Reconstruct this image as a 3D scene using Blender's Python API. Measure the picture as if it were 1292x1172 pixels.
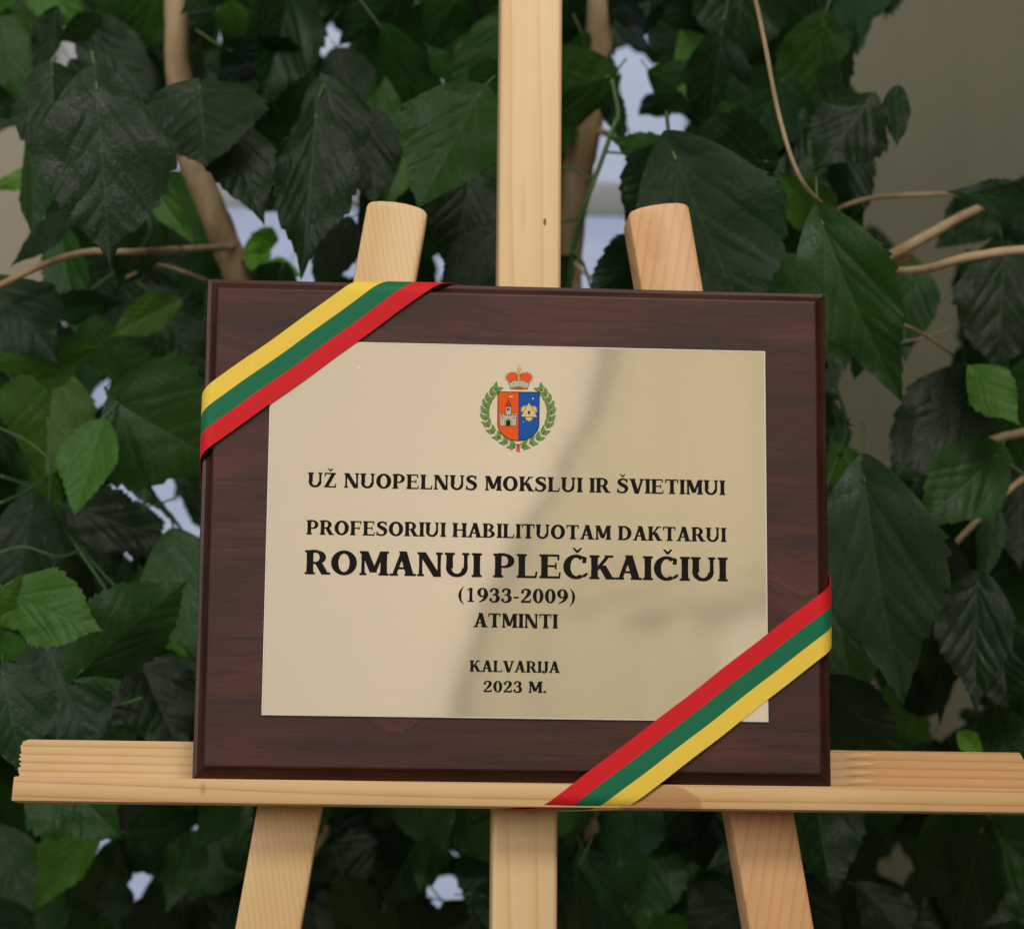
import bpy, bmesh, math, random
from mathutils import Vector, Matrix, geometry
R = math.radians
for o in list(bpy.data.objects): bpy.data.objects.remove(o)
S = bpy.context.scene
C = S.collection

# ------------------------------------------------------------------ frames
# easel frame: x right, y up the leaning easel, z out of the plaque (metres). The easel leans back 12 degrees.
LEAN = R(12); HC = 1.30
M3 = Matrix.Rotation(math.pi / 2 - LEAN, 3, 'X')
def W(p): return M3 @ Vector(p) + Vector((0, 0, HC))
PW, PH = 0.28, 0.2232                       # plaque width and height
# ------------------------------------------------------------------ camera
FPX = 3200.0; CX, CY = 646.0, 586.0
RV = Vector((-0.1776, 0.0611, -0.0145)); TV = Vector((0.0019, -0.0292, -1.1293))
RC = Matrix.Rotation(RV.length, 3, RV.normalized())      # easel frame -> camera
CE = -(RC.transposed() @ TV)                             # camera in easel frame
CAMROT = M3 @ RC.transposed()
CAMPOS = W(CE)
cam = bpy.data.cameras.new('camera'); co = bpy.data.objects.new('camera', cam); C.objects.link(co)
co.matrix_world = Matrix.Translation(CAMPOS) @ CAMROT.to_4x4()
cam.sensor_width = 36; cam.sensor_fit = 'HORIZONTAL'; cam.lens = FPX / 1292 * 36
cam.clip_end = 100; cam.clip_start = 0.05
cam.dof.use_dof = True; cam.dof.focus_distance = 1.12; cam.dof.aperture_fstop = 12
S.camera = co
def onplane(px, py, z=0.0):                 # picture point -> easel frame point on the plane z
    d = RC.transposed() @ Vector(((px - CX) / FPX, -(py - CY) / FPX, -1))
    t = (z - CE.z) / d.z
    return CE + d * t
def far(px, py, D):                         # picture point -> world point D metres from the lens
    return CAMPOS + CAMROT @ Vector(((px - CX) / FPX * D, -(py - CY) / FPX * D, -D))
# ------------------------------------------------------------------ light
w = bpy.data.worlds.new('World'); S.world = w; w.use_nodes = True
w.node_tree.nodes['Background'].inputs[0].default_value = (0.9, 0.95, 1, 1)
w.node_tree.nodes['Background'].inputs[1].default_value = 0.10
def area(name, loc, target, sx, sy, power, col):
    l = bpy.data.lights.new(name, 'AREA'); l.shape = 'RECTANGLE'; l.size = sx; l.size_y = sy; l.energy = power; l.color = col
    o = bpy.data.objects.new(name, l); C.objects.link(o); o.location = loc
    o.rotation_euler = (Vector(target) - Vector(loc)).to_track_quat('-Z', 'Y').to_euler(); return o
area('key_light', (-1.9, -1.9, 2.3), (0, 0, 1.25), 1.0, 1.2, 30, (1, 0.97, 0.93))  # main soft light from the upper front left
area('overhead_fill', (0.3, -1.2, 3.0), (0.1, -0.2, 1.0), 1.0, 0.5, 22, (1, 0.96, 0.90))
area('overhead_fill', (0.6, -2.4, 3.15), (0.6, -3.4, 1.5), 1.2, 0.6, 26, (1, 0.95, 0.88))  # added lamp, brightens the front wall that the plate mirrors
area('plate_reflection_lamp', (0.0, -3.45, 2.5), (0.0, 0, 2.5), 3.2, 1.3, 9.5, (1, 0.94, 0.92))  # unseen lamp added for the bright left part of the plate's reflection
S.view_settings.view_transform = 'Standard'; S.view_settings.look = 'None'
S.view_settings.exposure = 0.0; S.view_settings.gamma = 1
S.render.engine = 'CYCLES'
S.render.resolution_x = 1024; S.render.resolution_y = 928

# ------------------------------------------------------------------ helpers
class N:
    def __init__(s, name):
        s.m = bpy.data.materials.new(name); s.m.use_nodes = True; s.t = s.m.node_tree
        s.b = s.t.nodes['Principled BSDF']; s.out = s.t.nodes['Material Output']
    def n(s, typ, **kw):
        x = s.t.nodes.new(typ)
        for k, v in kw.items(): setattr(x, k, v)
        return x
    def l(s, a, b): s.t.links.new(a, b)
    def setin(s, k, v):
        if hasattr(v, 'is_output'): s.l(v, s.b.inputs[k])
        else: s.b.inputs[k].default_value = v
    def obj(s): return s.n('ShaderNodeTexCoord').outputs['Object']
    def math(s, op, a, b=None, c=None):
        x = s.n('ShaderNodeMath', operation=op)
        for i, v in enumerate((a, b, c)):
            if v is None: continue
            if hasattr(v, 'is_output'): s.l(v, x.inputs[i])
            else: x.inputs[i].default_value = v
        return x.outputs[0]
    def mapping(s, vec, loc=(0,0,0), rot=(0,0,0), sc=(1,1,1)):
        x = s.n('ShaderNodeMapping'); s.l(vec, x.inputs[0])
        x.inputs[1].default_value = loc; x.inputs[2].default_value = rot; x.inputs[3].default_value = sc
        return x.outputs[0]
    def noise(s, vec, scale, detail=3, rough=0.5, dist=0):
        x = s.n('ShaderNodeTexNoise'); s.l(vec, x.inputs['Vector'])
        x.inputs['Scale'].default_value = scale; x.inputs['Detail'].default_value = detail
        x.inputs['Roughness'].default_value = rough; x.inputs['Distortion'].default_value = dist
        return x.outputs['Fac']
    def ramp(s, f, stops, interp='LINEAR'):
        x = s.n('ShaderNodeValToRGB'); x.color_ramp.interpolation = interp
        e = x.color_ramp.elements
        while len(e) < len(stops): e.new(0.5)
        for i, (p, c) in enumerate(stops): e[i].position = p; e[i].color = (*c, 1)
        s.l(f, x.inputs[0]); return x.outputs[0]
    def mix(s, f, a, b, blend='MIX'):
        x = s.n('ShaderNodeMix', data_type='RGBA', blend_type=blend)
        for i, v in ((0, f), (6, a), (7, b)):
            if hasattr(v, 'is_output'): s.l(v, x.inputs[i])
            else: x.inputs[i].default_value = v if i == 0 else (*v, 1)
        return x.outputs[2]
    def bump(s, h, strength, dist=0.001):
        x = s.n('ShaderNodeBump'); x.inputs['Strength'].default_value = strength; x.inputs['Distance'].default_value = dist
        s.l(h, x.inputs['Height']); s.l(x.outputs[0], s.b.inputs['Normal'])

def ob(name, me, parent=None, loc=None):
    o = bpy.data.objects.new(name, me); C.objects.link(o)
    if parent: o.parent = parent
    if loc is not None: o.location = loc
    return o
def tag(o, label=None, cat=None, group=None, kind=None):
    for k, v in (('label', label), ('category', cat), ('group', group), ('kind', kind)):
        if v: o[k] = v
    return o
def mesh(name, verts, faces, mats, smooth=False, mi=None):
    me = bpy.data.meshes.new(name); me.from_pydata([tuple(v) for v in verts], [], faces)
    for m in (mats if isinstance(mats, (list, tuple)) else [mats]): me.materials.append(m)
    if mi: me.polygons.foreach_set('material_index', mi)
    if smooth: me.polygons.foreach_set('use_smooth', [True] * len(me.polygons))
    me.update(); return me
def thing(name, base, label, cat, group=None, leaning=True):
    """Empty at a thing's base; leaning things hang in the easel frame, base given in that frame."""
    o = bpy.data.objects.new(name, None); C.objects.link(o); o.empty_display_size = 0.05
    if leaning: o.matrix_world = Matrix.Translation(W(base)) @ M3.to_4x4()
    else: o.location = base
    o['base'] = list(base)
    return tag(o, label, cat, group)
def part(t, name, verts, faces, mats, smooth=False, label=None, mi=None, parent=None, bev=0, seg=2):
    b = Vector(t['base'])
    me = mesh(name, [Vector(v) - b for v in verts], faces, mats, smooth, mi)
    bm = bmesh.new(); bm.from_mesh(me)
    bmesh.ops.recalc_face_normals(bm, faces=bm.faces)
    if bev:
        ed = [e for e in bm.edges if len(e.link_faces) == 2 and e.calc_face_angle(0) > 0.5]
        bmesh.ops.bevel(bm, geom=ed, offset=bev, segments=seg, profile=0.5, affect='EDGES')
    bm.to_mesh(me); bm.free()
    if smooth or bev: 
        me.polygons.foreach_set('use_smooth', [True]*len(me.polygons))
        me.set_sharp_from_angle(angle=R(40))
    o = ob(name, me, parent or t)
    if label: o['label'] = label
    return o
def prism(poly, z0, z1):                    # poly: list of (x,y); extruded in z
    n = len(poly)
    v = [(x, y, z0) for x, y in poly] + [(x, y, z1) for x, y in poly]
    f = [tuple(range(n))[::-1], tuple(range(n, 2*n))] + [(i, (i+1) % n, n + (i+1) % n, n + i) for i in range(n)]
    return v, f
def boxv(x0, x1, y0, y1, z0, z1): return prism([(x0, y0), (x1, y0), (x1, y1), (x0, y1)], z0, z1)
def spline(pts, n):
    out = []; P = [2*pts[0] - pts[1]] + list(pts) + [2*pts[-1] - pts[-2]]
    for i in range(1, len(P) - 2):
        for k in range(n):
            t = k / n
            a, b, c, d = P[i-1], P[i], P[i+1], P[i+2]
            out.append(0.5 * ((2*b) + (c - a)*t + (2*a - 5*b + 4*c - d)*t*t + (3*b - a - 3*c + d)*t**3))
    out.append(P[-2]); return out
def tube(path, radii, sides=8, cap=True, bumps=0.0, rnd=None):
    v, f = [], []; n = len(path); up = Vector((0.3, 0.9, 0.2)).normalized()
    for i, p in enumerate(path):
        d = (path[min(i+1, n-1)] - path[max(i-1, 0)]).normalized()
        a = d.cross(up); 
        if a.length < 1e-3: a = d.cross(Vector((1, 0, 0)))
        a.normalize(); b = d.cross(a)
        for k in range(sides):
            q = 2*math.pi*k/sides; r = radii[i] * (1 + (rnd.uniform(-bumps, bumps) if rnd else 0))
            v.append(p + (a*math.cos(q) + b*math.sin(q)) * r)
    for i in range(n-1):
        for k in range(sides):
            f.append((i*sides+k, i*sides+(k+1) % sides, (i+1)*sides+(k+1) % sides, (i+1)*sides+k))
    if cap: f.append(tuple(range(sides))[::-1]); f.append(tuple((n-1)*sides + k for k in range(sides)))
    return v, f

# ------------------------------------------------------------------ materials
def plain(name, col, rough=0.5, spec=0.5):
    if name.startswith('print_'): spec = 0.12
    q = N(name); q.setin('Base Color', (*col, 1)); q.setin('Roughness', rough); q.setin('Specular IOR Level', spec); return q.m
def pine(name, along, pith, freq, light, dark, wob=0.0022, sharp=0.72, fine=0.25, tilt=(0, 0, 0), extra=None, rough=0.42):
    """sawn pine: growth rings round a pith line that runs along one axis, late wood darker and abrupt"""
    q = N(name); c = q.obj()
    v = q.mapping(c, loc=pith, rot=tilt)
    light = tuple(k*0.89 for k in light); dark = tuple(k*0.89 for k in dark)
    sp = q.n('ShaderNodeSeparateXYZ'); q.l(v, sp.inputs[0])
    ax = {'x': (1, 2), 'y': (0, 2)}[along]
    a, b = sp.outputs[ax[0]], sp.outputs[ax[1]]
    r = q.math('SQRT', q.math('ADD', q.math('MULTIPLY', a, a), q.math('MULTIPLY', b, b)))
    st = (4, 26, 26) if along == 'x' else (26, 4, 26)
    nz = q.noise(q.mapping(c, sc=st), 1.0, 2, 0.45)
    nz2 = q.noise(q.mapping(c, loc=(3, 1, 2), sc=tuple(k*0.35 for k in st)), 1.0, 1, 0.4)
    r = q.math('ADD', r, q.math('MULTIPLY', q.math('SUBTRACT', nz, 0.5), wob))
    r = q.math('ADD', r, q.math('MULTIPLY', q.math('SUBTRACT', nz2, 0.5), wob * 3.2))
    ph = q.math('FRACT', q.math('MULTIPLY', r, freq))
    ring = q.ramp(ph, [(0, (0, 0, 0)), (0.5, (0.06,)*3), (0.5 + sharp*0.4, (0.4,)*3), (0.91, (1, 1, 1)), (0.96, (0.12,)*3), (1, (0, 0, 0))])
    amp = q.noise(q.mapping(c, sc=(14, 14, 14)), 1.0, 2)
    f = q.math('MULTIPLY', ring, q.math('MULTIPLY_ADD', amp, 0.9, 0.45))
    col = q.mix(f, light, dark)
    ft = (12, 900, 900) if along == 'x' else (900, 12, 900)
    fib = q.noise(q.mapping(c, sc=ft), 1.0, 3, 0.6)
    col = q.mix(fine, col, q.mix(fib, tuple(k*0.72 for k in light), tuple(min(1, k*1.18) for k in light)))
    blot = q.noise(q.mapping(c, sc=(9, 9, 9)), 1.0, 3, 0.6)
    col = q.mix(0.5, col, q.mix(blot, tuple(k*0.80 for k in dark), (1, 1, 1)), 'SOFT_LIGHT')
    if extra: col = extra(q, c, col)
    q.setin('Base Color', col); q.setin('Roughness', rough); q.setin('Specular IOR Level', 0.4)
    q.bump(q.math('ADD', fib, q.math('MULTIPLY', ring, 0.3)), 0.12, 0.0003)
    return q.m
def spot(q, c, centre, size, edge=0.3, warp=60):
    """soft-edged elliptical mask in object space"""
    n = q.n('ShaderNodeTexNoise'); q.l(c, n.inputs['Vector']); n.inputs['Scale'].default_value = warp
    d = q.n('ShaderNodeVectorMath', operation='SUBTRACT'); q.l(c, d.inputs[0]); d.inputs[1].default_value = centre
    s2 = q.n('ShaderNodeVectorMath', operation='DIVIDE'); q.l(d.outputs[0], s2.inputs[0]); s2.inputs[1].default_value = size
    ln = q.n('ShaderNodeVectorMath', operation='LENGTH'); q.l(s2.outputs[0], ln.inputs[0])
    x = q.math('ADD', ln.outputs['Value'], q.math('MULTIPLY', q.math('SUBTRACT', n.outputs['Fac'], 0.5), 0.5))
    mr = q.n('ShaderNodeMapRange'); q.l(x, mr.inputs[0])
    mr.inputs[1].default_value = 1.0; mr.inputs[2].default_value = 1.0 - edge; mr.inputs[3].default_value = 0; mr.inputs[4].default_value = 1
    return mr.outputs[0]
def walnut(name, along='x', knots=(), base=1.0):
    q = N(name); c = q.obj()
    sp = q.n('ShaderNodeSeparateXYZ'); q.l(c, sp.inputs[0])
    y = sp.outputs[1] if along == 'x' else sp.outputs[0]
    for (kx, ky, sx, sy, A) in knots:        # grain bends round a knot
        a = q.math('DIVIDE', q.math('SUBTRACT', sp.outputs[0], kx), sx); b = q.math('DIVIDE', q.math('SUBTRACT', sp.outputs[1], ky), sy)
        g = q.math('EXPONENT', q.math('MULTIPLY', q.math('ADD', q.math('MULTIPLY', a, a), q.math('MULTIPLY', b, b)), -1.0))
        y = q.math('ADD', y, q.math('MULTIPLY', g, A))
    cb = q.n('ShaderNodeCombineXYZ')
    q.l(sp.outputs[0] if along == 'x' else sp.outputs[1], cb.inputs[0]); q.l(y, cb.inputs[1]); q.l(sp.outputs[2], cb.inputs[2])
    v = cb.outputs[0]
    big = q.noise(q.mapping(v, sc=(7, 62, 20)), 1.0, 4, 0.55, 0.4)
    mid = q.noise(q.mapping(v, sc=(14, 330, 60)), 1.0, 4, 0.6, 0.2)
    fine = q.noise(q.mapping(v, sc=(60, 2600, 300)), 1.0, 2, 0.6)
    red = q.noise(q.mapping(v, loc=(4, 2, 0), sc=(9, 38, 10)), 1.0, 3, 0.5)
    col = q.ramp(big, [(0.25, (0.026*base, 0.0125*base, 0.0105*base)), (0.5, (0.048*base, 0.0150*base, 0.0100*base)), (0.75, (0.082*base, 0.026*base, 0.016*base))])
    col = q.mix(q.ramp(red, [(0.5, (0, 0, 0)), (0.72, (0.75,)*3)]), col, (0.105*base, 0.032*base, 0.023*base))
    col = q.mix(q.ramp(mid, [(0.33, (0.75,)*3), (0.5, (0, 0, 0))]), col, (0.018*base, 0.009*base, 0.008*base))
    col = q.mix(0.35, col, q.ramp(fine, [(0.3, (0.12,)*3), (0.7, (0.9,)*3)]), 'OVERLAY')
    q.setin('Base Color', col); q.setin('Roughness', q.ramp(mid, [(0.2, (0.42,)*3), (0.7, (0.32,)*3)])); q.setin('Specular IOR Level', 0.30); q.setin('Coat Weight', 0.18); q.setin('Coat Roughness', 0.22)
    q.bump(q.math('ADD', fine, mid), 0.10, 0.0003)
    return q.m
def ribbon_mat(name, col):
    q = N(name); c = q.obj()
    wv = q.n('ShaderNodeUVMap'); 
    a = q.n('ShaderNodeTexWave', wave_type='BANDS', bands_direction='X'); q.l(wv.outputs[0], a.inputs[0]); a.inputs['Scale'].default_value = 620
    nz = q.noise(q.mapping(wv.outputs[0], sc=(700, 2600, 1)), 1.0, 2)
    colr = q.mix(nz, tuple(k*0.86 for k in col), tuple(min(1, k*1.12) for k in col))
    q.setin('Base Color', colr); q.setin('Roughness', 0.55); q.setin('Specular IOR Level', 0.2)
    q.setin('Sheen Weight', 0.04)
    q.bump(q.math('ADD', q.math('MULTIPLY', a.outputs['Fac'], 0.3), nz), 0.30, 0.0002)
    return q.m

# ------------------------------------------------------------------ 2D lettering (own outlines, cap height 1)
T_, t_, SF, OV = 0.24, 0.125, 0.098, 0.058
def rc(x0, y0, x1, y1): return [(x0, y0), (x1, y0), (x1, y1), (x0, y1)]
def serif(x0, x1, y0, y1):
    m = (y0 + y1) / 2; k = 0.018
    return [(x0 + k, y0), (x1 - k, y0), (x1, m), (x1 - k, y1), (x0 + k, y1), (x0, m)]
def stem(x, wd=T_, y0=0, y1=1, top=(1, 1), bot=(1, 1)):
    g = [[(x, y0), (x + wd, y0), (x + wd - 0.012, (y0+y1)/2), (x + wd, y1), (x, y1), (x + 0.012, (y0+y1)/2)]]
    if top: g.append(serif(x - OV*top[0], x + wd + OV*top[1], y1 - SF, y1))
    if bot: g.append(serif(x - OV*bot[0], x + wd + OV*bot[1], y0, y0 + SF))
    return g
def arc(cx, cy, rx, ry, a0, a1, tx, ty, n=22):
    g = []
    for i in range(n):
        p, q = R(a0 + (a1-a0)*i/n), R(a0 + (a1-a0)*(i+1)/n)
        g.append([(cx + rx*math.cos(p), cy + ry*math.sin(p)), (cx + rx*math.cos(q), cy + ry*math.sin(q)),
                  (cx + (rx-tx)*math.cos(q), cy + (ry-ty)*math.sin(q)), (cx + (rx-tx)*math.cos(p), cy + (ry-ty)*math.sin(p))])
    return g
def diag(x0, y0, x1, y1, wd): return [[(x0, y0), (x0 + wd, y0), (x1 + wd, y1), (x1, y1)]]
def stroke(pts, ws, n=6):
    P = spline([Vector((*p, 0)) for p in pts], n); Wd = [x.x for x in spline([Vector((v, 0, 0)) for v in ws], n)]
    L, Rr = [], []
    for i, p in enumerate(P):
        d = (P[min(i+1, len(P)-1)] - P[max(i-1, 0)]).normalized(); m = Vector((-d.y, d.x, 0)) * (Wd[i]*1.13) / 2
        L.append((p + m)[:2]); Rr.append((p - m)[:2])
    return [[Rr[i], Rr[i+1], L[i+1], L[i]] for i in range(len(P)-1)]
def ell(cx, cy, rx, ry, n=20): return [(cx + rx*math.cos(2*math.pi*i/n), cy + ry*math.sin(2*math.pi*i/n)) for i in range(n)]
def caron(cx): return [[(cx-0.17, 1.29), (cx-0.10, 1.30), (cx, 1.19), (cx+0.10, 1.30), (cx+0.17, 1.29), (cx+0.035, 1.08), (cx-0.035, 1.08)]]
def bar(x0, x1, y, h=t_): return [rc(x0, y, x1, y + h)]
def glyph(ch):
    if ch == 'I': return stem(0.08), 0.36
    if ch == 'U': return stem(0.08, T_, 0.36, 1, (1, 1), None) + stem(0.665, 0.145, 0.36, 1, (1, 1), None) + arc(0.4425, 0.37, 0.3625, 0.385, 180, 360, 0.19, 0.15), 0.90
    if ch in 'OČC' and ch == 'O': return arc(0.46, 0.5, 0.43, 0.515, 0, 360, 0.245, 0.14, 36), 0.92
    if ch in 'CČ':
        g = arc(0.46, 0.5, 0.43, 0.515, 48, 308, 0.245, 0.14, 30)
        g += [[(0.66, 0.66), (0.80, 0.66), (0.82, 0.90), (0.70, 0.95)], ] + stroke([(0.70, 0.11), (0.80, 0.20), (0.83, 0.26)], [0.11, 0.09, 0.05], 3)
        return g + (caron(0.5) if ch == 'Č' else []), 0.87
    if ch == 'N': return stem(0.09, 0.13, 0, 1, (1, 0), (1, 1)) + diag(0.585, -0.015, 0.06, 1, 0.26) + stem(0.705, 0.13, -0.015, 1, (1, 1), None), 0.91
    if ch == 'P': return stem(0.08) + bar(0.2, 0.44, 0.895) + bar(0.2, 0.44, 0.40, 0.095) + arc(0.42, 0.695, 0.32, 0.30, -92, 92, 0.215, 0.115), 0.78
    if ch == 'R': return stem(0.08) + bar(0.2, 0.44, 0.895) + bar(0.2, 0.46, 0.43, 0.095) + arc(0.42, 0.71, 0.31, 0.285, -92, 92, 0.215, 0.115) + diag(0.585, 0.0, 0.36, 0.47, 0.25) + [serif(0.58, 0.89, 0, SF)], 0.86
    if ch == 'B': return stem(0.08) + bar(0.2, 0.42, 0.90, 0.10) + bar(0.2, 0.44, 0.47, 0.09) + bar(0.2, 0.44, 0, 0.10) + arc(0.40, 0.755, 0.285, 0.245, -92, 92, 0.20, 0.105) + arc(0.42, 0.27, 0.34, 0.27, -92, 92, 0.225, 0.115), 0.83
    if ch == 'D': return stem(0.08) + bar(0.2, 0.42, 0.89, 0.11) + bar(0.2, 0.42, 0, 0.11) + arc(0.40, 0.5, 0.45, 0.5, -92, 92, 0.24, 0.13, 26), 0.90
    if ch == 'E': return stem(0.08, T_, 0, 1, (1, 0), (1, 0)) + bar(0.2, 0.68, 0.905, 0.095) + bar(0.2, 0.60, 0.47, 0.09) + bar(0.2, 0.70, 0, 0.10) + [rc(0.63, 0.76, 0.70, 0.995), rc(0.55, 0.38, 0.61, 0.65), [(0.66, 0.0), (0.72, 0.0), (0.75, 0.26), (0.69, 0.26)]], 0.79
    if ch == 'F': return stem(0.08, T_, 0, 1, (1, 0), (1, 1)) + bar(0.2, 0.68, 0.905, 0.095) + bar(0.2, 0.60, 0.45, 0.09) + [rc(0.63, 0.76, 0.70, 0.995), rc(0.54, 0.37, 0.60, 0.63)], 0.75
    if ch == 'L': return stem(0.08, T_, 0, 1, (1, 1), (1, 0)) + bar(0.2, 0.68, 0, 0.10) + [[(0.62, 0.0), (0.69, 0.0), (0.73, 0.27), (0.66, 0.27)]], 0.75
    if ch == 'T': return stem(0.31, T_, 0, 1, None, (1.3, 1.3)) + bar(0.04, 0.785, 0.90, 0.10) + [[(0.03, 0.74), (0.10, 0.74), (0.12, 1.0), (0.04, 1.0)], [(0.725, 0.74), (0.795, 0.74), (0.785, 1.0), (0.705, 1.0)]], 0.82
    if ch == 'H': return stem(0.08) + stem(0.62) + bar(0.2, 0.70, 0.455, 0.10), 0.91
    if ch == 'M': return stem(0.10, 0.13, 0, 1, (1, 0), (1, 1)) + diag(0.39, 0.12, 0.09, 1, 0.245) + diag(0.45, 0.12, 0.73, 1, 0.15) + stem(0.73, T_, 0, 1, (0, 1), (1, 1)), 1.03
    if ch == 'A': return diag(0.08, 0, 0.375, 1.0, 0.145) + diag(0.565, 0, 0.315, 1.02, 0.26) + bar(0.22, 0.68, 0.27, 0.095) + [serif(0.0, 0.30, 0, SF), serif(0.50, 0.90, 0, SF)], 0.88
    if ch == 'V': return diag(0.32, -0.02, 0.05, 1, 0.255) + diag(0.41, -0.02, 0.68, 1, 0.14) + [serif(-0.01, 0.37, 1-SF, 1), serif(0.60, 0.88, 1-SF, 1)], 0.86
    if ch == 'K': return stem(0.08) + diag(0.20, 0.38, 0.60, 1, 0.145) + diag(0.59, 0, 0.32, 0.58, 0.265) + [serif(0.53, 0.84, 1-SF, 1), serif(0.56, 0.92, 0, SF)], 0.90
    if ch in 'SŠ':
        g = stroke([(0.60, 0.83), (0.48, 0.935), (0.33, 0.945), (0.185, 0.85), (0.19, 0.68), (0.36, 0.555), (0.53, 0.44), (0.58, 0.27), (0.48, 0.09), (0.32, 0.048), (0.17, 0.085), (0.08, 0.20)],
                   [0.10, 0.11, 0.115, 0.165, 0.20, 0.225, 0.215, 0.185, 0.125, 0.11, 0.11, 0.10])
        g += [[(0.56, 0.70), (0.64, 0.70), (0.65, 0.985), (0.585, 0.985)], [(0.04, 0.02), (0.10, 0.02), (0.13, 0.31), (0.055, 0.31)]]
        return g + (caron(0.36) if ch == 'Š' else []), 0.73
    if ch in 'ZŽ':
        g = bar(0.07, 0.72, 0.895, 0.105) + bar(0.05, 0.72, 0, 0.105) + diag(0.05, 0.03, 0.47, 0.97, 0.235) + [[(0.05, 0.74), (0.12, 0.74), (0.15, 1.0), (0.07, 1.0)], [(0.64, 0), (0.72, 0), (0.75, 0.27), (0.68, 0.27)]]
        return g + (caron(0.40) if ch == 'Ž' else []), 0.79
    if ch == 'J': return stem(0.22, T_, 0.25, 1, (1, 1), None) + stroke([(0.325, 0.30), (0.315, 0.14), (0.24, 0.03), (0.13, 0.00), (0.05, 0.06)], [0.205, 0.19, 0.13, 0.11, 0.10]) + [ell(0.085, 0.12, 0.085, 0.085)], 0.50
    if ch == '1': return stem(0.22, 0.185, 0, 1, None, (1.7, 1.7)) + [[(0.10, 0.80), (0.26, 0.86), (0.40, 1.0), (0.28, 1.0), (0.10, 0.87)]], 0.62
    if ch == '0': return arc(0.34, 0.5, 0.31, 0.515, 0, 360, 0.215, 0.105, 32), 0.68
    if ch == '9':
        return arc(0.335, 0.68, 0.30, 0.335, 0, 360, 0.205, 0.10, 28) + stroke([(0.545, 0.72), (0.55, 0.48), (0.46, 0.25), (0.30, 0.09), (0.13, 0.01)], [0.18, 0.20, 0.16, 0.11, 0.05]), 0.68
    if ch == '2':
        return stroke([(0.12, 0.74), (0.18, 0.89), (0.33, 0.95), (0.48, 0.88), (0.51, 0.72), (0.42, 0.50), (0.24, 0.27), (0.08, 0.08)], [0.12, 0.11, 0.11, 0.17, 0.20, 0.16, 0.10, 0.09]) + [ell(0.135, 0.74, 0.09, 0.09)] + [[(0.04, 0), (0.60, 0), (0.64, 0.28), (0.57, 0.28), (0.53, 0.155), (0.08, 0.155)]], 0.68
    if ch == '3':
        return stroke([(0.12, 0.80), (0.20, 0.92), (0.34, 0.95), (0.47, 0.86), (0.47, 0.66), (0.36, 0.545), (0.22, 0.53)], [0.10, 0.11, 0.11, 0.17, 0.18, 0.11, 0.08]) + \
            stroke([(0.30, 0.54), (0.44, 0.49), (0.53, 0.32), (0.47, 0.11), (0.32, 0.035), (0.17, 0.06), (0.08, 0.18)], [0.08, 0.13, 0.20, 0.17, 0.11, 0.10, 0.10]) + [ell(0.12, 0.20, 0.09, 0.09), ell(0.14, 0.785, 0.08, 0.08)], 0.67
    if ch == '(': return stroke([(0.33, 1.06), (0.17, 0.80), (0.115, 0.45), (0.17, 0.10), (0.33, -0.18)], [0.03, 0.10, 0.15, 0.10, 0.03]), 0.42
    if ch == ')': return stroke([(0.08, 1.06), (0.24, 0.80), (0.295, 0.45), (0.24, 0.10), (0.08, -0.18)], [0.03, 0.10, 0.15, 0.10, 0.03]), 0.42
    if ch == '-': return bar(0.06, 0.36, 0.30, 0.13), 0.42
    if ch == '.': return [ell(0.13, 0.09, 0.105, 0.105, 14)], 0.28
    return [], 0.34
def union(polys):
    v, f = [], []
    for p in polys:
        a = sum(p[i][0]*p[(i+1) % len(p)][1] - p[(i+1) % len(p)][0]*p[i][1] for i in range(len(p)))
        if abs(a) < 1e-7: continue
        if a < 0: p = p[::-1]
        f.append(list(range(len(v), len(v) + len(p)))); v += [Vector(q) for q in p]
    r = geometry.delaunay_2d_cdt(v, [], f, 0, 1e-6)
    return r[0], [x for x, src in zip(r[2], r[5]) if src]
def text_polys(s):
    out, x = [], 0
    for ch in s:
        g, a = glyph(ch)
        out += [[(px + x, py) for px, py in p] for p in g]; x += a + 0.008
    xs = [q[0] for p in out for q in p]
    return out, min(xs), max(xs)

# ------------------------------------------------------------------ plaque
ZF = 0.0042                                   # face of the board
ZP = ZF + 0.0011                              # face of the metal plate
base = (0, -PH/2, -0.006)
plaque = thing('award_plaque', base, 'dark walnut award plaque with engraved gold plate, leaning on the wooden easel ledge', 'plaque')
mw = walnut('walnut_face', 'x', knots=[(-0.052, 0.0225, 0.010, 0.007, 0.008), (-0.027, 0.2115, 0.016, 0.009, -0.006), (-0.120, 0.190, 0.014, 0.012, 0.006), (0.128, 0.075, 0.012, 0.02, 0.010)])
mwe = walnut('walnut_edge', 'x', base=0.8); mwv = walnut('walnut_edge_upright', 'y', base=0.85)
for m_ in (mwe, mwv): m_.node_tree.nodes['Principled BSDF'].inputs['Coat Weight'].default_value = 0.0; m_.node_tree.nodes['Principled BSDF'].inputs['Specular IOR Level'].default_value = 0.2
prof = [(0.0, -0.0138), (0.0, -0.0006), (0.0003, -0.0001), (0.0009, 0.0001), (0.0018, 0.0004), (0.0030, 0.0012), (0.0040, 0.0024), (0.0044, 0.0027), (0.0046, 0.0037), (0.0050, 0.0041), (0.0056, ZF)]
v, f, mi = [], [], []
for (ins, z) in prof:
    a, b = PW/2 - ins, PH/2 - ins
    v += [(-a, -b, z), (a, -b, z), (a, b, z), (-a, b, z)]
for i in range(len(prof)-1):
    for k in range(4):
        f.append((i*4+k, i*4+(k+1) % 4, (i+1)*4+(k+1) % 4, (i+1)*4+k)); mi.append(1 if k in (0, 2) else 2)
f.append(tuple((len(prof)-1)*4 + k for k in range(4))); mi.append(0)
f.append((3, 2, 1, 0)); mi.append(0)
o = part(plaque, 'board', v, f, [mw, mwe, mwv], mi=mi)
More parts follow.
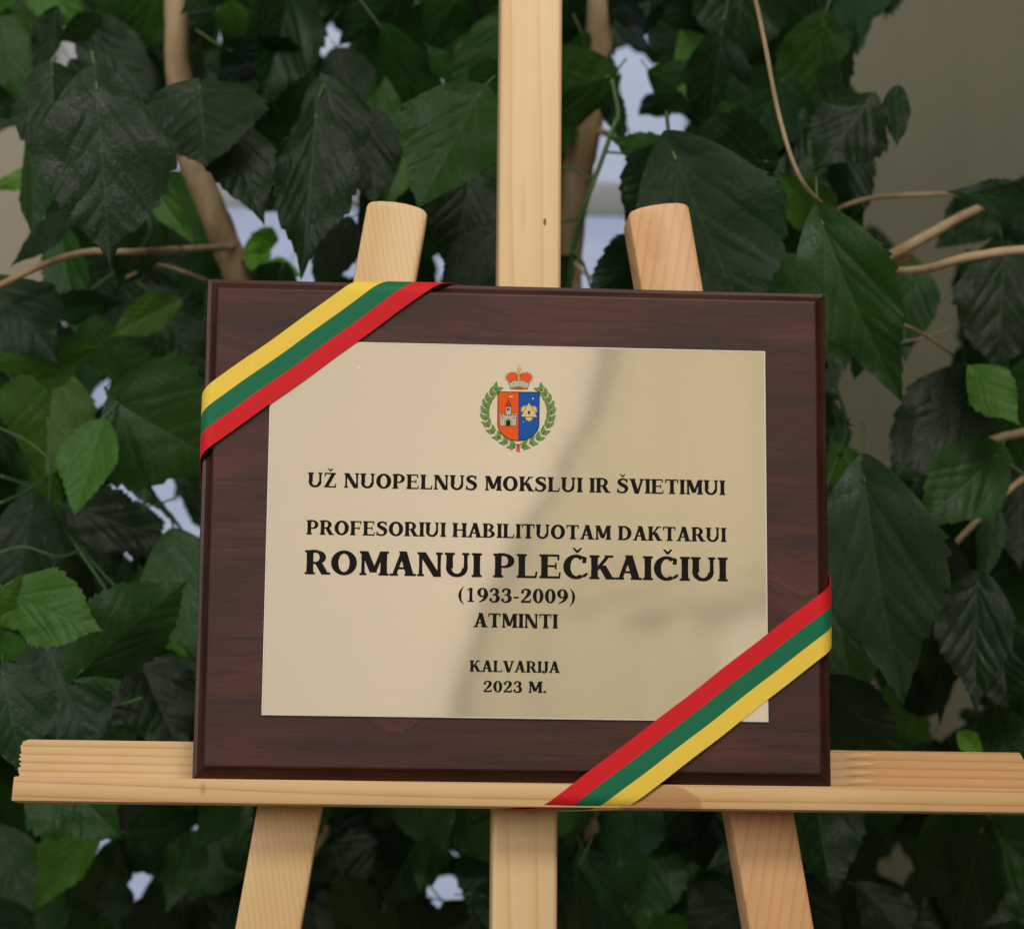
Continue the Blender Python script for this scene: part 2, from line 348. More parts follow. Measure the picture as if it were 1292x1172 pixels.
o.data.polygons.foreach_set('use_smooth', [False]*len(o.data.polygons))
# gold plate
q = N('brushed_gold_plate'); c = q.obj()
br = q.noise(q.mapping(c, sc=(30, 1400, 1)), 1.0, 3, 0.6)
dust = q.n('ShaderNodeTexVoronoi'); q.l(c, dust.inputs['Vector']); dust.inputs['Scale'].default_value = 75
dm = q.math('MULTIPLY', q.math('LESS_THAN', dust.outputs['Distance'], 0.022), q.math('GREATER_THAN', q.noise(c, 40, 1), 0.55))
colr = q.mix(br, (0.575, 0.50, 0.375), (0.62, 0.54, 0.405))
q.setin('Base Color', q.mix(dm, colr, (0.85, 0.82, 0.75))); q.setin('Metallic', 0.42); q.setin('Roughness', q.ramp(br, [(0, (0.035,)*3), (1, (0.06,)*3)]))
q.bump(br, 0.008, 0.0002)
mg = q.m
c1, c2, c3, c4 = [onplane(*p, ZP) for p in ((331.5, 901.5), (968.5, 909.5), (965, 443), (342.5, 431))]
x0, x1 = (c1.x + c4.x)/2, (c2.x + c3.x)/2; y0, y1 = (c1.y + c2.y)/2, (c3.y + c4.y)/2
v, f = boxv(x0, x1, y0, y1, ZF - 0.0003, ZP)
plate = part(plaque, 'metal_plate', v, f, mg, bev=0.00025, seg=1)
cut = plain('cut_metal_edge', (0.86, 0.84, 0.80), 0.35)
vs, fs = [], []
for e_, z in ((0.00028, ZF - 0.0002), (0.00028, ZP - 0.00012), (0.0, ZP + 0.00002), (-0.0002, ZP - 0.0002)):
    vs += [(x0 - e_, y0 - e_, z), (x1 + e_, y0 - e_, z), (x1 + e_, y1 + e_, z), (x0 - e_, y1 + e_, z)]
for i in range(3): fs += [(i*4+k, i*4+(k+1) % 4, (i+1)*4+(k+1) % 4, (i+1)*4+k) for k in range(4)]
part(plaque, 'plate_edge', vs, fs, cut, parent=plate, label='bright cut edge of the metal plate')
# inscription
black = plain('black_print', (0.007, 0.005, 0.004), 0.5, 0.12)
ZT = ZP + 0.00006
def flat(t, name, polys, mat, z, to, parent=None, label=None):
    vv, ff = union(polys)
    return part(t, name, [to(p[0], p[1], z) for p in vv], [tuple(x) for x in ff], mat, parent=parent, label=label)
LINES = [('UŽ NUOPELNUS MOKSLUI IR ŠVIETIMUI', (388, 613.6), (388.3, 594.9), (915.4, 625.6)),
         ('PROFESORIUI HABILITUOTAM DAKTARUI', (386.3, 673.3), (386.8, 655.1), (916.8, 684.8)),
         ('ROMANUI PLEČKAIČIUI', (384, 723), (384.8, 692.4), (918.6, 735.0)),
         ('(1933-2009)', (578.2, 758.9), (578.4, 741), (725.7, 761.6)),
         ('ATMINTI', (597, 791), (597.3, 773), (704.2, 793)),
         ('KALVARIJA', (592.4, 847), (592.6, 832.5), (706.9, 849.1)),
         ('2023 M.', (609.8, 872.9), (610, 858.4), (689.3, 874.2))]
for s, bl, tl, brr in LINES:
    g, xa, xb = text_polys(s)
    A, Bp, Tp = onplane(*bl, ZT), onplane(*brr, ZT), onplane(*tl, ZT)
    yb = (A.y + Bp.y)/2; ch = Tp.y - A.y; k = (Bp.x - A.x)/(xb - xa)
    flat(plaque, 'inscription_line', g, black, 0, lambda x, y, z: (A.x + (x - xa)*k, yb + y*ch, ZT), label='line of black serif lettering reading ' + s.split(' ')[0] if 0 else None)
# ------------------------------------------------------------------ coat of arms, printed on the plate (design units: 1172 = 130 picture units)
red = plain('print_orange', (0.78, 0.10, 0.012)); blue = plain('print_blue', (0.010, 0.090, 0.38)); green = plain('print_green', (0.125, 0.30, 0.07))
cream = plain('print_cream', (0.52, 0.49, 0.36)); gold = plain('print_gold', (0.78, 0.55, 0.18)); ored = plain('print_red', (0.55, 0.035, 0.015)); ink = plain('print_ink', (0.02, 0.015, 0.014)); grn = plain('print_dark_green', (0.03, 0.09, 0.02)); white = plain('print_white', (0.75, 0.78, 0.8))
def E_(x, y, lev):
    p = onplane(590 + x*0.11092, 450 + y*0.11092, ZT); return (p.x, p.y, ZT + lev*0.00004)
def em(parent, name, layers):
    """layers: (level, material, polys) -> one mesh"""
    vs, fs, mats, mi = [], [], [], []
    for lev, mat, polys in layers:
        vv, ff = union([[(x/1000, y/1000) for x, y in p] for p in polys]); n = len(vs)
        vs += [E_(p[0]*1000, p[1]*1000, lev) for p in vv]
        if mat not in mats: mats.append(mat)
        for x in ff: fs.append(tuple(n + i for i in x)); mi.append(mats.index(mat))
    me_o = part(plaque, name, vs, fs, mats, mi=mi, parent=parent)
    return me_o
def sc(g, k=1): return g
def outl(p, w=6, closed=True):
    pts = list(p) + ([p[0]] if closed else []); out = []
    for a, b in zip(pts, pts[1:]):
        d = Vector((b[0]-a[0], b[1]-a[1])); 
        if d.length < 1e-6: continue
        d.normalize(); m = Vector((-d.y, d.x))*w/2; e = d*w*0.3
        out.append([(a[0]-m.x-e.x, a[1]-m.y-e.y), (b[0]-m.x+e.x, b[1]-m.y+e.y), (b[0]+m.x+e.x, b[1]+m.y+e.y), (a[0]+m.x-e.x, a[1]+m.y-e.y)])
    return out
sh = [(346, 402), (816, 407), (812, 760)] + [(580 + 232*math.cos(R(a)), 762 + 195*math.sin(R(a))) for a in range(8, 90, 8)] + [(578, 957)] + [(578 + 236*math.cos(R(a)), 760 + 197*math.sin(R(a))) for a in range(98, 180, 8)] + [(342, 757)]
lh = [(346, 402), (583, 405), (578, 957)] + [(578 + 236*math.cos(R(a)), 760 + 197*math.sin(R(a))) for a in range(98, 180, 8)] + [(342, 757)]
coat = em(None, 'coat_of_arms', [(1, blue, [sh]), (2, red, [lh]), (3, ink, outl(sh, 9) + outl([(583, 405), (578, 957)], 5, False))])
merl = [[(x, 645), (x+20, 645), (x+20, 675), (x, 675)] for x in (364, 398, 432, 500, 530, 546)]
body = [(368, 665), (556, 665), (551, 787), (370, 787)]; tw = [(436, 570), (496, 570), (494, 672), (437, 672)]
roof = [(466, 495), (430, 562), (500, 566)]; door = [(435, 787), (435, 745)] + [(461 + 26*math.cos(R(a)), 745 + 26*math.sin(R(a))) for a in range(180, 361, 20)] + [(487, 787)]
K = [(455 + a*26, 612 - b*28) for a, b in ()]
Kp = [[(449, 585), (461, 585), (461, 615), (449, 615)], [(459, 598), (472, 585), (484, 585), (461, 610)], [(461, 600), (468, 594), (487, 615), (473, 615)]]
em(coat, 'castle_tower', [(4, cream, [body, tw] + merl), (4, ored, [roof]), (4, gold, [[(468, 448), (515, 448), (508, 456), (515, 464), (468, 464)]]),
    (5, ink, outl(body, 4) + outl(tw, 4) + [door] + Kp + outl(roof, 3) + outl([(467, 445), (466, 498)], 4, False) + outl([(437 - 18, 787), (420, 735), (440, 712), (461, 704), (484, 712), (504, 738), (504, 787)], 4, False)
     + [ell(398, 695, 7, 9), ell(524, 699, 7, 9)] + outl([(364, 645), (384, 645), (384, 668), (398, 668), (398, 645), (418, 645), (418, 668), (432, 668)], 3, False) + outl([(498, 668), (500, 645), (520, 645), (522, 668), (532, 668), (534, 645), (560, 645), (560, 672)], 3, False))])
tri = [(698, 520), (602, 684), (795, 691)]; rays = []
for a in range(0, 360, 12):
    rr = 102 if (a // 12) % 2 else 88
    rays.append([(698 + rr*math.cos(R(a)), 640 + rr*math.sin(R(a))), (698 + 60*math.cos(R(a+7)), 638 + 60*math.sin(R(a+7))), (698 + 60*math.cos(R(a-7)), 638 + 60*math.sin(R(a-7))), (698, 640)])
rays = [[p for p in r] for r in rays if abs(math.cos(math.atan2(r[0][1]-640, r[0][0]-698))) < 0.95 or r[0][1] < 640]
eye = [(656, 640)] + [(698 - 42*math.cos(R(a)), 640 - 22*math.sin(R(a))) for a in range(20, 180, 20)] + [(740, 640)] + [(698 + 42*math.cos(R(a)), 640 + 17*math.sin(R(a))) for a in range(20, 180, 20)]
lobes = []
for lx_, ly_, lr_, a0_, a1_ in ((650, 603, 40, 120, 320), (748, 606, 40, 220, 420), (698, 694, 38, -10, 190)):
    lobes.append(ell(lx_, ly_, lr_*0.82, lr_*0.82))
    for a in range(a0_, a1_, 28): lobes.append([(lx_ + lr_*1.3*math.cos(R(a)), ly_ + lr_*1.3*math.sin(R(a))), (lx_ + lr_*0.8*math.cos(R(a+13)), ly_ + lr_*0.8*math.sin(R(a+13))), (lx_, ly_), (lx_ + lr_*0.8*math.cos(R(a-13)), ly_ + lr_*0.8*math.sin(R(a-13)))])
em(coat, 'eye_in_triangle', [(4, gold, lobes), (5, gold, [tri]), (6, ink, outl(tri, 5) + outl(eye, 5)), (6.5, white, [eye]), (7, blue, [ell(698, 638, 19, 18)]), (8, ink, [ell(700, 636, 9, 9)]),
    (4, white, [ell(742, 478, 9, 9), ell(635, 743, 5, 5)])])
# crown
lb = [(572, 268), (575, 200), (545, 180), (500, 176), (455, 192), (436, 225), (440, 262), (476, 296)]
rb = [(598, 268), (592, 200), (625, 182), (675, 178), (715, 195), (734, 225), (728, 265), (700, 298)]
band = [(465, 288), (500, 292), (510, 275), (540, 268), (560, 280), (586, 266), (610, 280), (640, 272), (665, 292), (705, 300), (690, 330), (683, 372), (585, 346), (486, 366), (478, 325)]
pearls = [ell(586 + (x-586)*1.04, 235 + (y-235)*1.04, 11, 11, 10) for x, y in lb[2:] + rb[2:]] + [ell((a[0]+b[0])/2, (a[1]+b[1])/2, 8, 8, 10) for seq in (lb[1:], rb[1:]) for a, b in zip(seq, seq[1:])]
em(coat, 'crown', [(1, red, [lb, rb, ell(585, 358, 96, 16)]), (1, gold, [[(569, 180), (600, 180), (606, 262), (564, 262)], ell(586, 152, 24, 21), rc(578, 82, 595, 134), rc(560, 99, 613, 115)]),
    (3, cream, [band] + pearls), (4, ink, outl(band, 4) + outl(ell(586, 152, 22, 19), 3) + [ell(525, 312, 4, 7), ell(585, 306, 4, 7), ell(640, 315, 4, 7)] + outl(ell(585, 358, 96, 16), 3)
     + [ell(x, y, 4, 4, 8) for x, y in lb[2:] + rb[2:]] + outl([(586, 180), (586, 262)], 3, False)),
    ])
def lf(x, y, ang, L=96, Wd=40):
    pts = []
    for i in range(9):
        t = i/8; pts.append((t*L, Wd/2*math.sin(math.pi*t**0.85)))
    pts += [(p[0], -p[1]) for p in pts[-2:0:-1]]
    ca, sa = math.cos(R(ang)), math.sin(R(ang))
    return [(x + p[0]*ca - p[1]*sa, y + p[0]*sa + p[1]*ca) for p in pts]
L1, D1, B1 = [], [], []
for side, line in ((-1, [(540, 1022), (455, 985), (375, 935), (300, 872), (240, 800), (207, 725), (194, 650), (200, 580), (222, 510), (262, 440), (308, 385), (345, 345)]),
                   (1, [(615, 1022), (705, 990), (785, 945), (850, 885), (905, 812), (933, 740), (950, 665), (950, 595), (932, 520), (895, 450), (850, 392), (812, 350)])):
    for i, ((px_, py_), (qx, qy)) in enumerate(zip(line, line[1:])):
        hd = math.degrees(math.atan2(qy - py_, qx - px_))
        if i >= 0:
            for dd in (-30, 30):
                L1.append(lf(px_, py_, hd + dd, 104, 44)); D1 += outl(lf(px_, py_, hd + dd, 104, 44), 3)
            ex, ey = px_ + 42*math.cos(R(hd + (70 if i % 2 else -70))), py_ + 42*math.sin(R(hd + (70 if i % 2 else -70))); B1.append(ell(ex, ey, 7, 7, 8))
            B1.append(ell(px_ + 40*math.cos(R(hd)), py_ + 40*math.sin(R(hd)), 8, 8, 8))
        D1 += outl([(px_, py_), (qx, qy)], 4, False)
D1 += outl([(560, 1028), (500, 1050), (486, 1072)], 7, False) + outl([(600, 1028), (640, 1050), (655, 1075)], 7, False)
em(coat, 'laurel_wreath', [(0, green, L1), (1, grn, D1), (2, ored, B1)])
em(coat, 'red_bow', [(3, ored, [[(545, 985), (578, 1000), (605, 985), (608, 1005), (590, 1015), (595, 1085), (578, 1088), (578, 1040), (565, 1085), (550, 1080), (566, 1015), (548, 1010)]])])

# ------------------------------------------------------------------ easel
LIP_Y1 = -PH/2 - 0.0002; LIP_Y0 = onplane(300, 1013.5, 0.0046).y; LIP_Z = 0.0046
eb = (0, -1.30, -0.03)
easel = thing('easel', eb, 'light pine wooden easel with ledge holding up the plaque', 'easel')
def rel(p): return (p[0]-eb[0], p[1]-eb[1], p[2]-eb[2])
LT, DK = (0.74, 0.52, 0.285), (0.50, 0.255, 0.085)
def neg(x, y, z): return tuple(-k for k in rel((x, y, z)))
# ledge: back board of two finger-jointed lengths, and a front lip
xj = onplane(1085, 960, -0.017).x
bt = onplane(60, 933, -0.017).y; bb = LIP_Y1
xl = onplane(27.5, 950, -0.017).x; xr = onplane(1291, 955, -0.017).x
nt = 5; teeth = []
for i in range(nt*2 + 1):
    y = bb - 0.002 + (bt - bb + 0.002)*i/(nt*2); teeth.append((xj + (0.0075 if i % 2 else -0.0075), y))
rg = random.Random(5)
lend = [(xl + rg.uniform(0, 0.0012) - (0.0008 if i % 2 else 0) + (0.002 if i == 20 else 0) - 0.0018*(1 - i/20), bb - 0.002 + (bt - bb + 0.002)*i/20) for i in range(21)]
m_l1 = pine('pine_ledge_back', 'x', neg(0, -0.01, -0.022), 270, LT, (0.46, 0.22, 0.07), wob=0.0022)
m_l2 = pine('pine_ledge_back_right', 'x', neg(0, -0.02, -0.024), 270, (0.62, 0.38, 0.175), (0.36, 0.16, 0.05), wob=0.0035)
poly = lend[::-1][:1] + [p for p in lend[::-1][1:]] + [(x, y) for x, y in teeth]
o = part(easel, 'ledge_back_board', *prism(poly, -0.036, -0.0168), m_l1)
poly = teeth[::-1] + [(xr, bb - 0.002), (xr + 0.0006, bt - 0.004), (xr - 0.0016, bt)]
part(easel, 'ledge_back_board', *prism(poly[:len(teeth)] + poly[len(teeth):], -0.036, -0.0169), m_l2, label='darker right length of the ledge back board')
xl = onplane(14.5, 1000, LIP_Z).x
kx = onplane(852, 1003, LIP_Z)
def lipx(q, c, col):
    k = kx
    m = spot(q, c, rel((k.x - 0.007, LIP_Y0, LIP_Z)), (0.0185, 0.011, 0.02), 0.06, 90)
    col = q.mix(q.math('MULTIPLY', m, 0.75), col, (0.42, 0.20, 0.085))
    d = spot(q, c, rel((-0.135, LIP_Y0 + 0.006, LIP_Z)), (0.002, 0.004, 0.01), 0.9)
    return q.mix(q.math('MULTIPLY', d, 0.5), col, (0.2, 0.12, 0.06))
m_lip = pine('pine_ledge_front', 'x', neg(0, -0.055, -0.016), 170, (0.72, 0.47, 0.23), (0.44, 0.20, 0.06), wob=0.0050, extra=lipx)
v, f = prism([(xl, LIP_Y0), (0.30, LIP_Y0), (0.30, LIP_Y1), (xl + 0.0006, LIP_Y1)], -0.0166, LIP_Z)
part(easel, 'ledge_front_lip', v, f, m_lip, bev=0.0007)
# mast
def mx(q, c, col):
    k = onplane(687, 282, -0.02)
    m = spot(q, c, rel((k.x, k.y, -0.018)), (0.0009, 0.0022, 0.01), 0.4, 300)
    col = q.mix(m, col, (0.10, 0.045, 0.02))
    k2 = onplane(660, 262, -0.02)
    m = spot(q, c, rel((k2.x, k2.y, -0.018)), (0.0014, 0.018, 0.01), 1.0, 100)
    return q.mix(q.math('MULTIPLY', m, 0.35), col, (0.45, 0.22, 0.10))
m_mast = pine('pine_mast', 'y', neg(-0.035, 0, -0.075), 120, (0.75, 0.52, 0.285), (0.62, 0.37, 0.155), wob=0.006, extra=mx)
a, b = onplane(629.5, 250, -0.018).x, onplane(708.5, 250, -0.018).x
part(easel, 'mast', *boxv(a, b, -1.28, 0.42, -0.040, -0.018), m_mast, bev=0.0022, seg=3)
# two front legs with rounded tops
def leg(edge_px, top_px, mat, side):
    (ax, ay), (bx, by), (cx_, cy_), (dx, dy) = edge_px      # left edge upper, lower; right edge upper, lower
    z = -0.0185
    La, Lb, Ra, Rb = [onplane(*p, z) for p in ((ax, ay), (bx, by), (cx_, cy_), (dx, dy))]
    def ext(u, l, Y): k = (Y - u.y)/(l.y - u.y); return (u.x + (l.x - u.x)*k, Y)
    slope = ((La.x - Lb.x)/(La.y - Lb.y) + (Ra.x - Rb.x)/(Ra.y - Rb.y))/2
    def down(p, Y): return (p.x + slope*(Y - p.y), Y)
    top = [onplane(*p, z) for p in top_px]
    pl = [down(Lb, -1.3), down(Rb, -1.3)] + [(p.x, p.y) for p in top]
    part(easel, 'leg', *prism(pl, -0.042, z), mat, bev=0.0012, seg=2)
m_leg1 = pine('pine_leg', 'y', neg(-0.30, 0, -0.10), 400, (0.70, 0.47, 0.235), (0.56, 0.32, 0.12), wob=0.0012, sharp=0.6, fine=0.35, tilt=(0, 0, R(-9.5)))
def lx(q, c, col):
    k = onplane(828, 300, -0.018)
    m = spot(q, c, rel((k.x, k.y, -0.018)), (0.006, 0.014, 0.02), 0.25, 90)
    return q.mix(q.math('MULTIPLY', m, 0.4), col, (0.52, 0.24, 0.10))
m_leg2 = pine('pine_leg_orange', 'y', neg(0.060, 0, -0.030), 210, (0.66, 0.38, 0.18), (0.50, 0.235, 0.09), wob=0.010, sharp=0.6, fine=0.3, tilt=(R(3), 0, R(9)), extra=lx)
leg([(463, 262), (445, 357), (539.5, 272), (525, 357)], [(539.5, 270), (534, 263.5), (525, 260), (512, 256.5), (497, 254), (480, 253), (468, 254), (463, 258)], m_leg1, -1)
leg([(793, 266), (808.5, 363), (869.5, 262), (888.5, 366)], [(869.6, 262), (866, 257), (855, 255.3), (840, 256), (824, 258), (808, 261.5), (797, 266), (793, 271)], m_leg2, 1)
part(easel, 'cross_bar', *boxv(-0.105, 0.105, 0.055, 0.085, -0.060, -0.0425), m_mast, bev=0.001)
# rear leg swings back from the top of the mast to the floor
p0, p1 = Vector((0.006, 0.36, -0.050)), Vector((0.045, -1.08, -0.62))
dv = (p1 - p0).normalized(); nx = Vector((1, 0, 0)); nn = dv.cross(nx)
v = [p + nx*sx*0.010 + nn*sy*0.009 for p in (p0, p1) for sx, sy in ((-1, -1), (1, -1), (1, 1), (-1, 1))]
part(easel, 'rear_leg', v, [(3, 2, 1, 0), (4, 5, 6, 7), (0, 1, 5, 4), (1, 2, 6, 5), (2, 3, 7, 6), (3, 0, 4, 7)], m_mast, bev=0.0012)

# ------------------------------------------------------------------ ribbons
RZ = ZP + 0.00085
ry = ribbon_mat('ribbon_yellow', (0.86, 0.60, 0.075)); rgm = ribbon_mat('ribbon_green', (0.007, 0.150, 0.070)); rr_ = ribbon_mat('ribbon_red', (0.64, 0.010, 0.016))
def foldpath(e, zf, depth, rr=0.0060, rb=0.0020, bulge=0.0):
    """e: way past the start of the bend -> (outward, z)"""
    q1 = rr*math.pi/2
    if e <= 0: return e, zf
    if e < q1: a = e/rr; return rr*math.sin(a), zf - rr*(1 - math.cos(a))
    e -= q1; side = depth - rr - rb
    if e < side: return rr, zf - rr - e
    e -= side; q2 = rb*math.pi/2
    if e < q2: a = e/rb; return rr - rb*(1 - math.cos(a)), zf - rr - side - rb*math.sin(a)
    return rr - rb - (e - q2), zf - depth
def ribbon(name, label, pa, pb, width, order, ends, foldx, foldy, seed):
    """pa -> pb: centre line in the unrolled plane; foldx/foldy: (sign, line, depth) edges it bends over"""
    d = (pb - pa); L = d.length; d.normalize(); m = Vector((-d.y, d.x))
    t = thing(name, (pa.x*0.5 + pb.x*0.5, pa.y*0.5 + pb.y*0.5, RZ - 0.001), label, 'ribbon', 'tricolour ribbons tied across the plaque corners')
    rn = random.Random(seed); ph = [rn.uniform(0, 6) for _ in range(4)]
    nu = 220; nv = 5
    for si, (nm, mat) in enumerate(order):
        vs, fs, uvs = [], [], []
        for i in range(nu+1):
            u = -ends[0] + (L + ends[0] + ends[1])*i/nu
            for j in range(nv+1):
                s = (si + j/nv)/3 - 0.5; wv = s*width
                wob = 0.00016*math.sin(u*60 + ph[0]) + 0.00010*math.sin(u*170 + ph[1])
                p = pa + d*u + m*(wv + wob)
                x, y, z = p.x, p.y, RZ + 0.00025*math.sin(u*45 + ph[2] + s*2) + 0.0005*(1 - (2*s)**2)*0.6
                zz = z
                for (ax, sg, line, dep) in (foldx, foldy):
                    cval = (x if ax == 0 else y)*sg
                    e = cval - line
                    if e > 0:
                        outw, z2 = foldpath(e, zz, dep)
                        if ax == 0: x = (line + outw)*sg
                        else: y = (line + outw)*sg
                        zz = z2
                vs.append((x, y, zz)); uvs.append((u, wv))
        for i in range(nu):
            for j in range(nv):
                a = i*(nv+1) + j; fs.append((a, a+nv+1, a+nv+2, a+1))
        o = part(t, nm, vs, fs, mat, smooth=True)
        uvl = o.data.uv_layers.new(name='UVMap')
        for lp in o.data.loops: uvl.data[lp.index].uv = uvs[lp.vertex_index]
        cnt = {}
        for p in o.data.polygons:
            for ek in p.edge_keys: cnt[ek] = cnt.get(ek, 0) + 1
        for e in o.data.edges: e.use_edge_sharp = cnt[e.key] == 1
        sm = o.modifiers.new('thickness', 'SOLIDIFY'); sm.thickness = 0.00022; sm.offset = -1
    return t
def cl(a1, a2, b1, b2):
    """centre line from two points on each edge of the ribbon in the picture"""
    A1, A2, B1, B2 = [onplane(*p, RZ).to_2d() for p in (a1, a2, b1, b2)]
    d = ((A2 - A1).normalized() + (B2 - B1).normalized()).normalized(); n = Vector((-d.y, d.x))
    w1 = (A1.dot(n) + A2.dot(n))/2; w2 = (B1.dot(n) + B2.dot(n))/2
    ctr = n*(w1 + w2)/2
    return ctr, d, abs(w1 - w2)
ctr, d, wd = cl((276, 476.5), (430.7, 364.5), (272, 558), (497, 399))
ea = (-PW/2 + 0.0045 - 0.0010); ey = PH/2 - 0.0045 + 0.0008
def at_x(x): return ctr + d*((x - ctr.x)/d.x)
def at_y(y): return ctr + d*((y - ctr.y)/d.y)
st = ['yellow_stripe', 'green_stripe', 'red_stripe']; mt = [ry, rgm, rr_]
dep = RZ + 0.0138 + 0.0006
ribbon('ribbon', 'yellow, green and red ribbon across the upper left corner of the plaque', at_x(-PW/2), at_y(PH/2), wd, list(zip(st, mt))[::-1], (0.038, 0.040), (0, -1, PW/2 - 0.0060 + 0.0010, dep), (1, 1, PH/2 - 0.0060 + 0.0006, dep), 3)
ctr, d, wd = cl((723, 988.6), (1032, 751), (820, 998), (1020, 843))
ribbon('ribbon', 'red, green and yellow ribbon across the lower right corner, running down over the ledge lip', at_y(LIP_Y0), at_x(PW/2), wd, list(zip(st, mt)), (0.036, 0.036), (0, 1, PW/2 - 0.0060 + 0.0010, dep), (1, -1, -LIP_Y0 - 0.0060 + 0.0008, 0.0225), 8)

# ------------------------------------------------------------------ the room
def wallpaint(name, c1_, c2_, rough=0.85, sx=(1, 1, 1)):
    q = N(name); c = q.obj()
    n1 = q.noise(q.mapping(c, sc=sx), 3.0, 4, 0.6); n2 = q.noise(c, 240, 2)
    q.setin('Base Color', q.mix(n1, c1_, c2_)); q.setin('Roughness', rough); q.bump(n2, 0.15, 0.001); return q.m
def slab(name, x0, x1, y0, y1, z0, z1, mat):
    v, f = boxv(x0, x1, y0, y1, z0, z1); me = mesh(name, v, f, mat)
    return tag(ob(name, me), kind='structure')
BW = 1.15                                     # back wall distance behind the easel
wx0 = far(60, 600, BW + 1.15).x; wx1 = far(905, 600, BW + 1.15).x
m_wl = wallpaint('cream_wall', (0.42, 0.375, 0.29), (0.47, 0.42, 0.335)); m_wr = wallpaint('taupe_wall', (0.175, 0.169, 0.112), (0.235, 0.226, 0.155), sx=(6, 1, 0.6))  # right wall gets a darker base colour than the left
m_fl = wallpaint('floor_tile', (0.22, 0.20, 0.17), (0.28, 0.25, 0.22), 0.5); m_ce = plain('ceiling_white', (0.75, 0.74, 0.70), 0.9)
m_fw = wallpaint('front_paint', (0.62, 0.55, 0.46), (0.66, 0.59, 0.50))
slab('floor', -3.2, 3.2, -3.6, 2.2, -0.1, 0, m_fl)
slab('ceiling', -3.2, 3.2, -3.6, 2.2, 3.2, 3.3, m_ce)
slab('wall_left_of_window', -3.2, wx0, BW, BW + 0.15, 0, 3.2, m_wl)
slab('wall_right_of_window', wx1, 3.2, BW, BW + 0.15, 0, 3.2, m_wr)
slab('wall_below_window', wx0, wx1, BW, BW + 0.15, 0, 0.62, m_wl)
slab('wall_above_window', wx0, wx1, BW, BW + 0.15, 2.3, 3.2, m_wl)
slab('wall_front', -3.2, 3.2, -3.6, -3.5, 0, 3.2, m_fw)
slab('wall_side_left', -3.3, -3.2, -3.6, 2.2, 0, 3.2, m_wl)
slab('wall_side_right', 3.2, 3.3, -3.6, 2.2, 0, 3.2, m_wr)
# window with bright frosted pane
win = thing('window', (0, BW, 0.62), 'bright pale blue window behind the leaves, seen through the gaps', 'window', leaning=False)
q = N('bright_pane'); c = q.obj()
gz = q.noise(q.mapping(c, sc=(1, 1, 6)), 2.0, 3)
col = q.mix(gz, (0.24, 0.31, 0.50), (0.50, 0.55, 0.68))
q.setin('Base Color', (0.2, 0.22, 0.25, 1)); q.l(col, q.b.inputs['Emission Color']); q.setin('Emission Strength', 0.74); q.setin('Roughness', 0.5)
m_frame = plain('white_frame', (0.55, 0.58, 0.62), 0.4)
zb = far(740, 250, BW + 1.15).z
part(win, 'pane', *boxv(wx0 + 0.03, wx1 - 0.03, BW + 0.06, BW + 0.065, 0.65, 2.27), q.m)
for zz in (0.635, zb, 2.285): part(win, 'frame_rail', *boxv(wx0, wx1, BW + 0.02, BW + 0.055, zz - 0.015, zz + 0.015), m_frame, bev=0.003)
for xx in (wx0 + 0.015, wx1 - 0.015): part(win, 'frame_post', *boxv(xx - 0.015, xx + 0.015, BW + 0.021, BW + 0.054, 0.652, 2.268), m_frame)
# unseen cloth panel behind the camera, added to shape the plate's reflection
vs, fs, mi = [], [], []
def interp(z, tab):
    if z <= tab[0][0]: return tab[0][1]
    for (z0, a0), (z1, a1) in zip(tab, tab[1:]):
        if z <= z1: k = (z - z0)/(z1 - z0); k = k*k*(3 - 2*k); return a0 + (a1 - a0)*k
    return tab[-1][1]
LE = [(1.2, 0.08), (2.22, 0.10), (2.39, 0.145), (2.53, 0.204), (2.68, 0.293), (2.84, 0.363), (2.92, 0.38), (3.15, 0.40)]
RE = [(2.36, 0.595), (2.42, 0.64), (2.48, 1.5)]
for j in range(61):
    z = 0.1 + 3.0*j/60; xa, xb = interp(z, LE), interp(z, RE)
    for i in range(121):
        t = i/120; x = xa + (xb - xa)*t
        vs.append((x, -3.35 + 0.02*math.sin(x*50) + 0.010*math.sin(x*23), z))
for j in range(60):
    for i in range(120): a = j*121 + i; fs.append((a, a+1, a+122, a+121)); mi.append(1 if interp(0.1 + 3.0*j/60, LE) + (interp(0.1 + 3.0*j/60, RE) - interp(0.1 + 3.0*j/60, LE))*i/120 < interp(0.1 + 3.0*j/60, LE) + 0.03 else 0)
me = mesh('reflection_panel', [Vector(p) - Vector((1, -3.35, 0.1)) for p in vs], fs, [wallpaint('reflection_panel_cloth', (0.80, 0.76, 0.53), (0.85, 0.81, 0.58)), plain('reflection_panel_dark_edge', (0.16, 0.18, 0.12), 0.8)], True, mi)  # darker edge columns paint a dark line into the plate's reflection
o = ob('reflection_panel', me, loc=(1, -3.35, 0.1)); tag(o, 'unseen cloth panel behind the camera, added to darken the right of the plate reflection', 'reflection_panel')
so = o.modifiers.new('thickness', 'SOLIDIFY'); so.thickness = 0.003

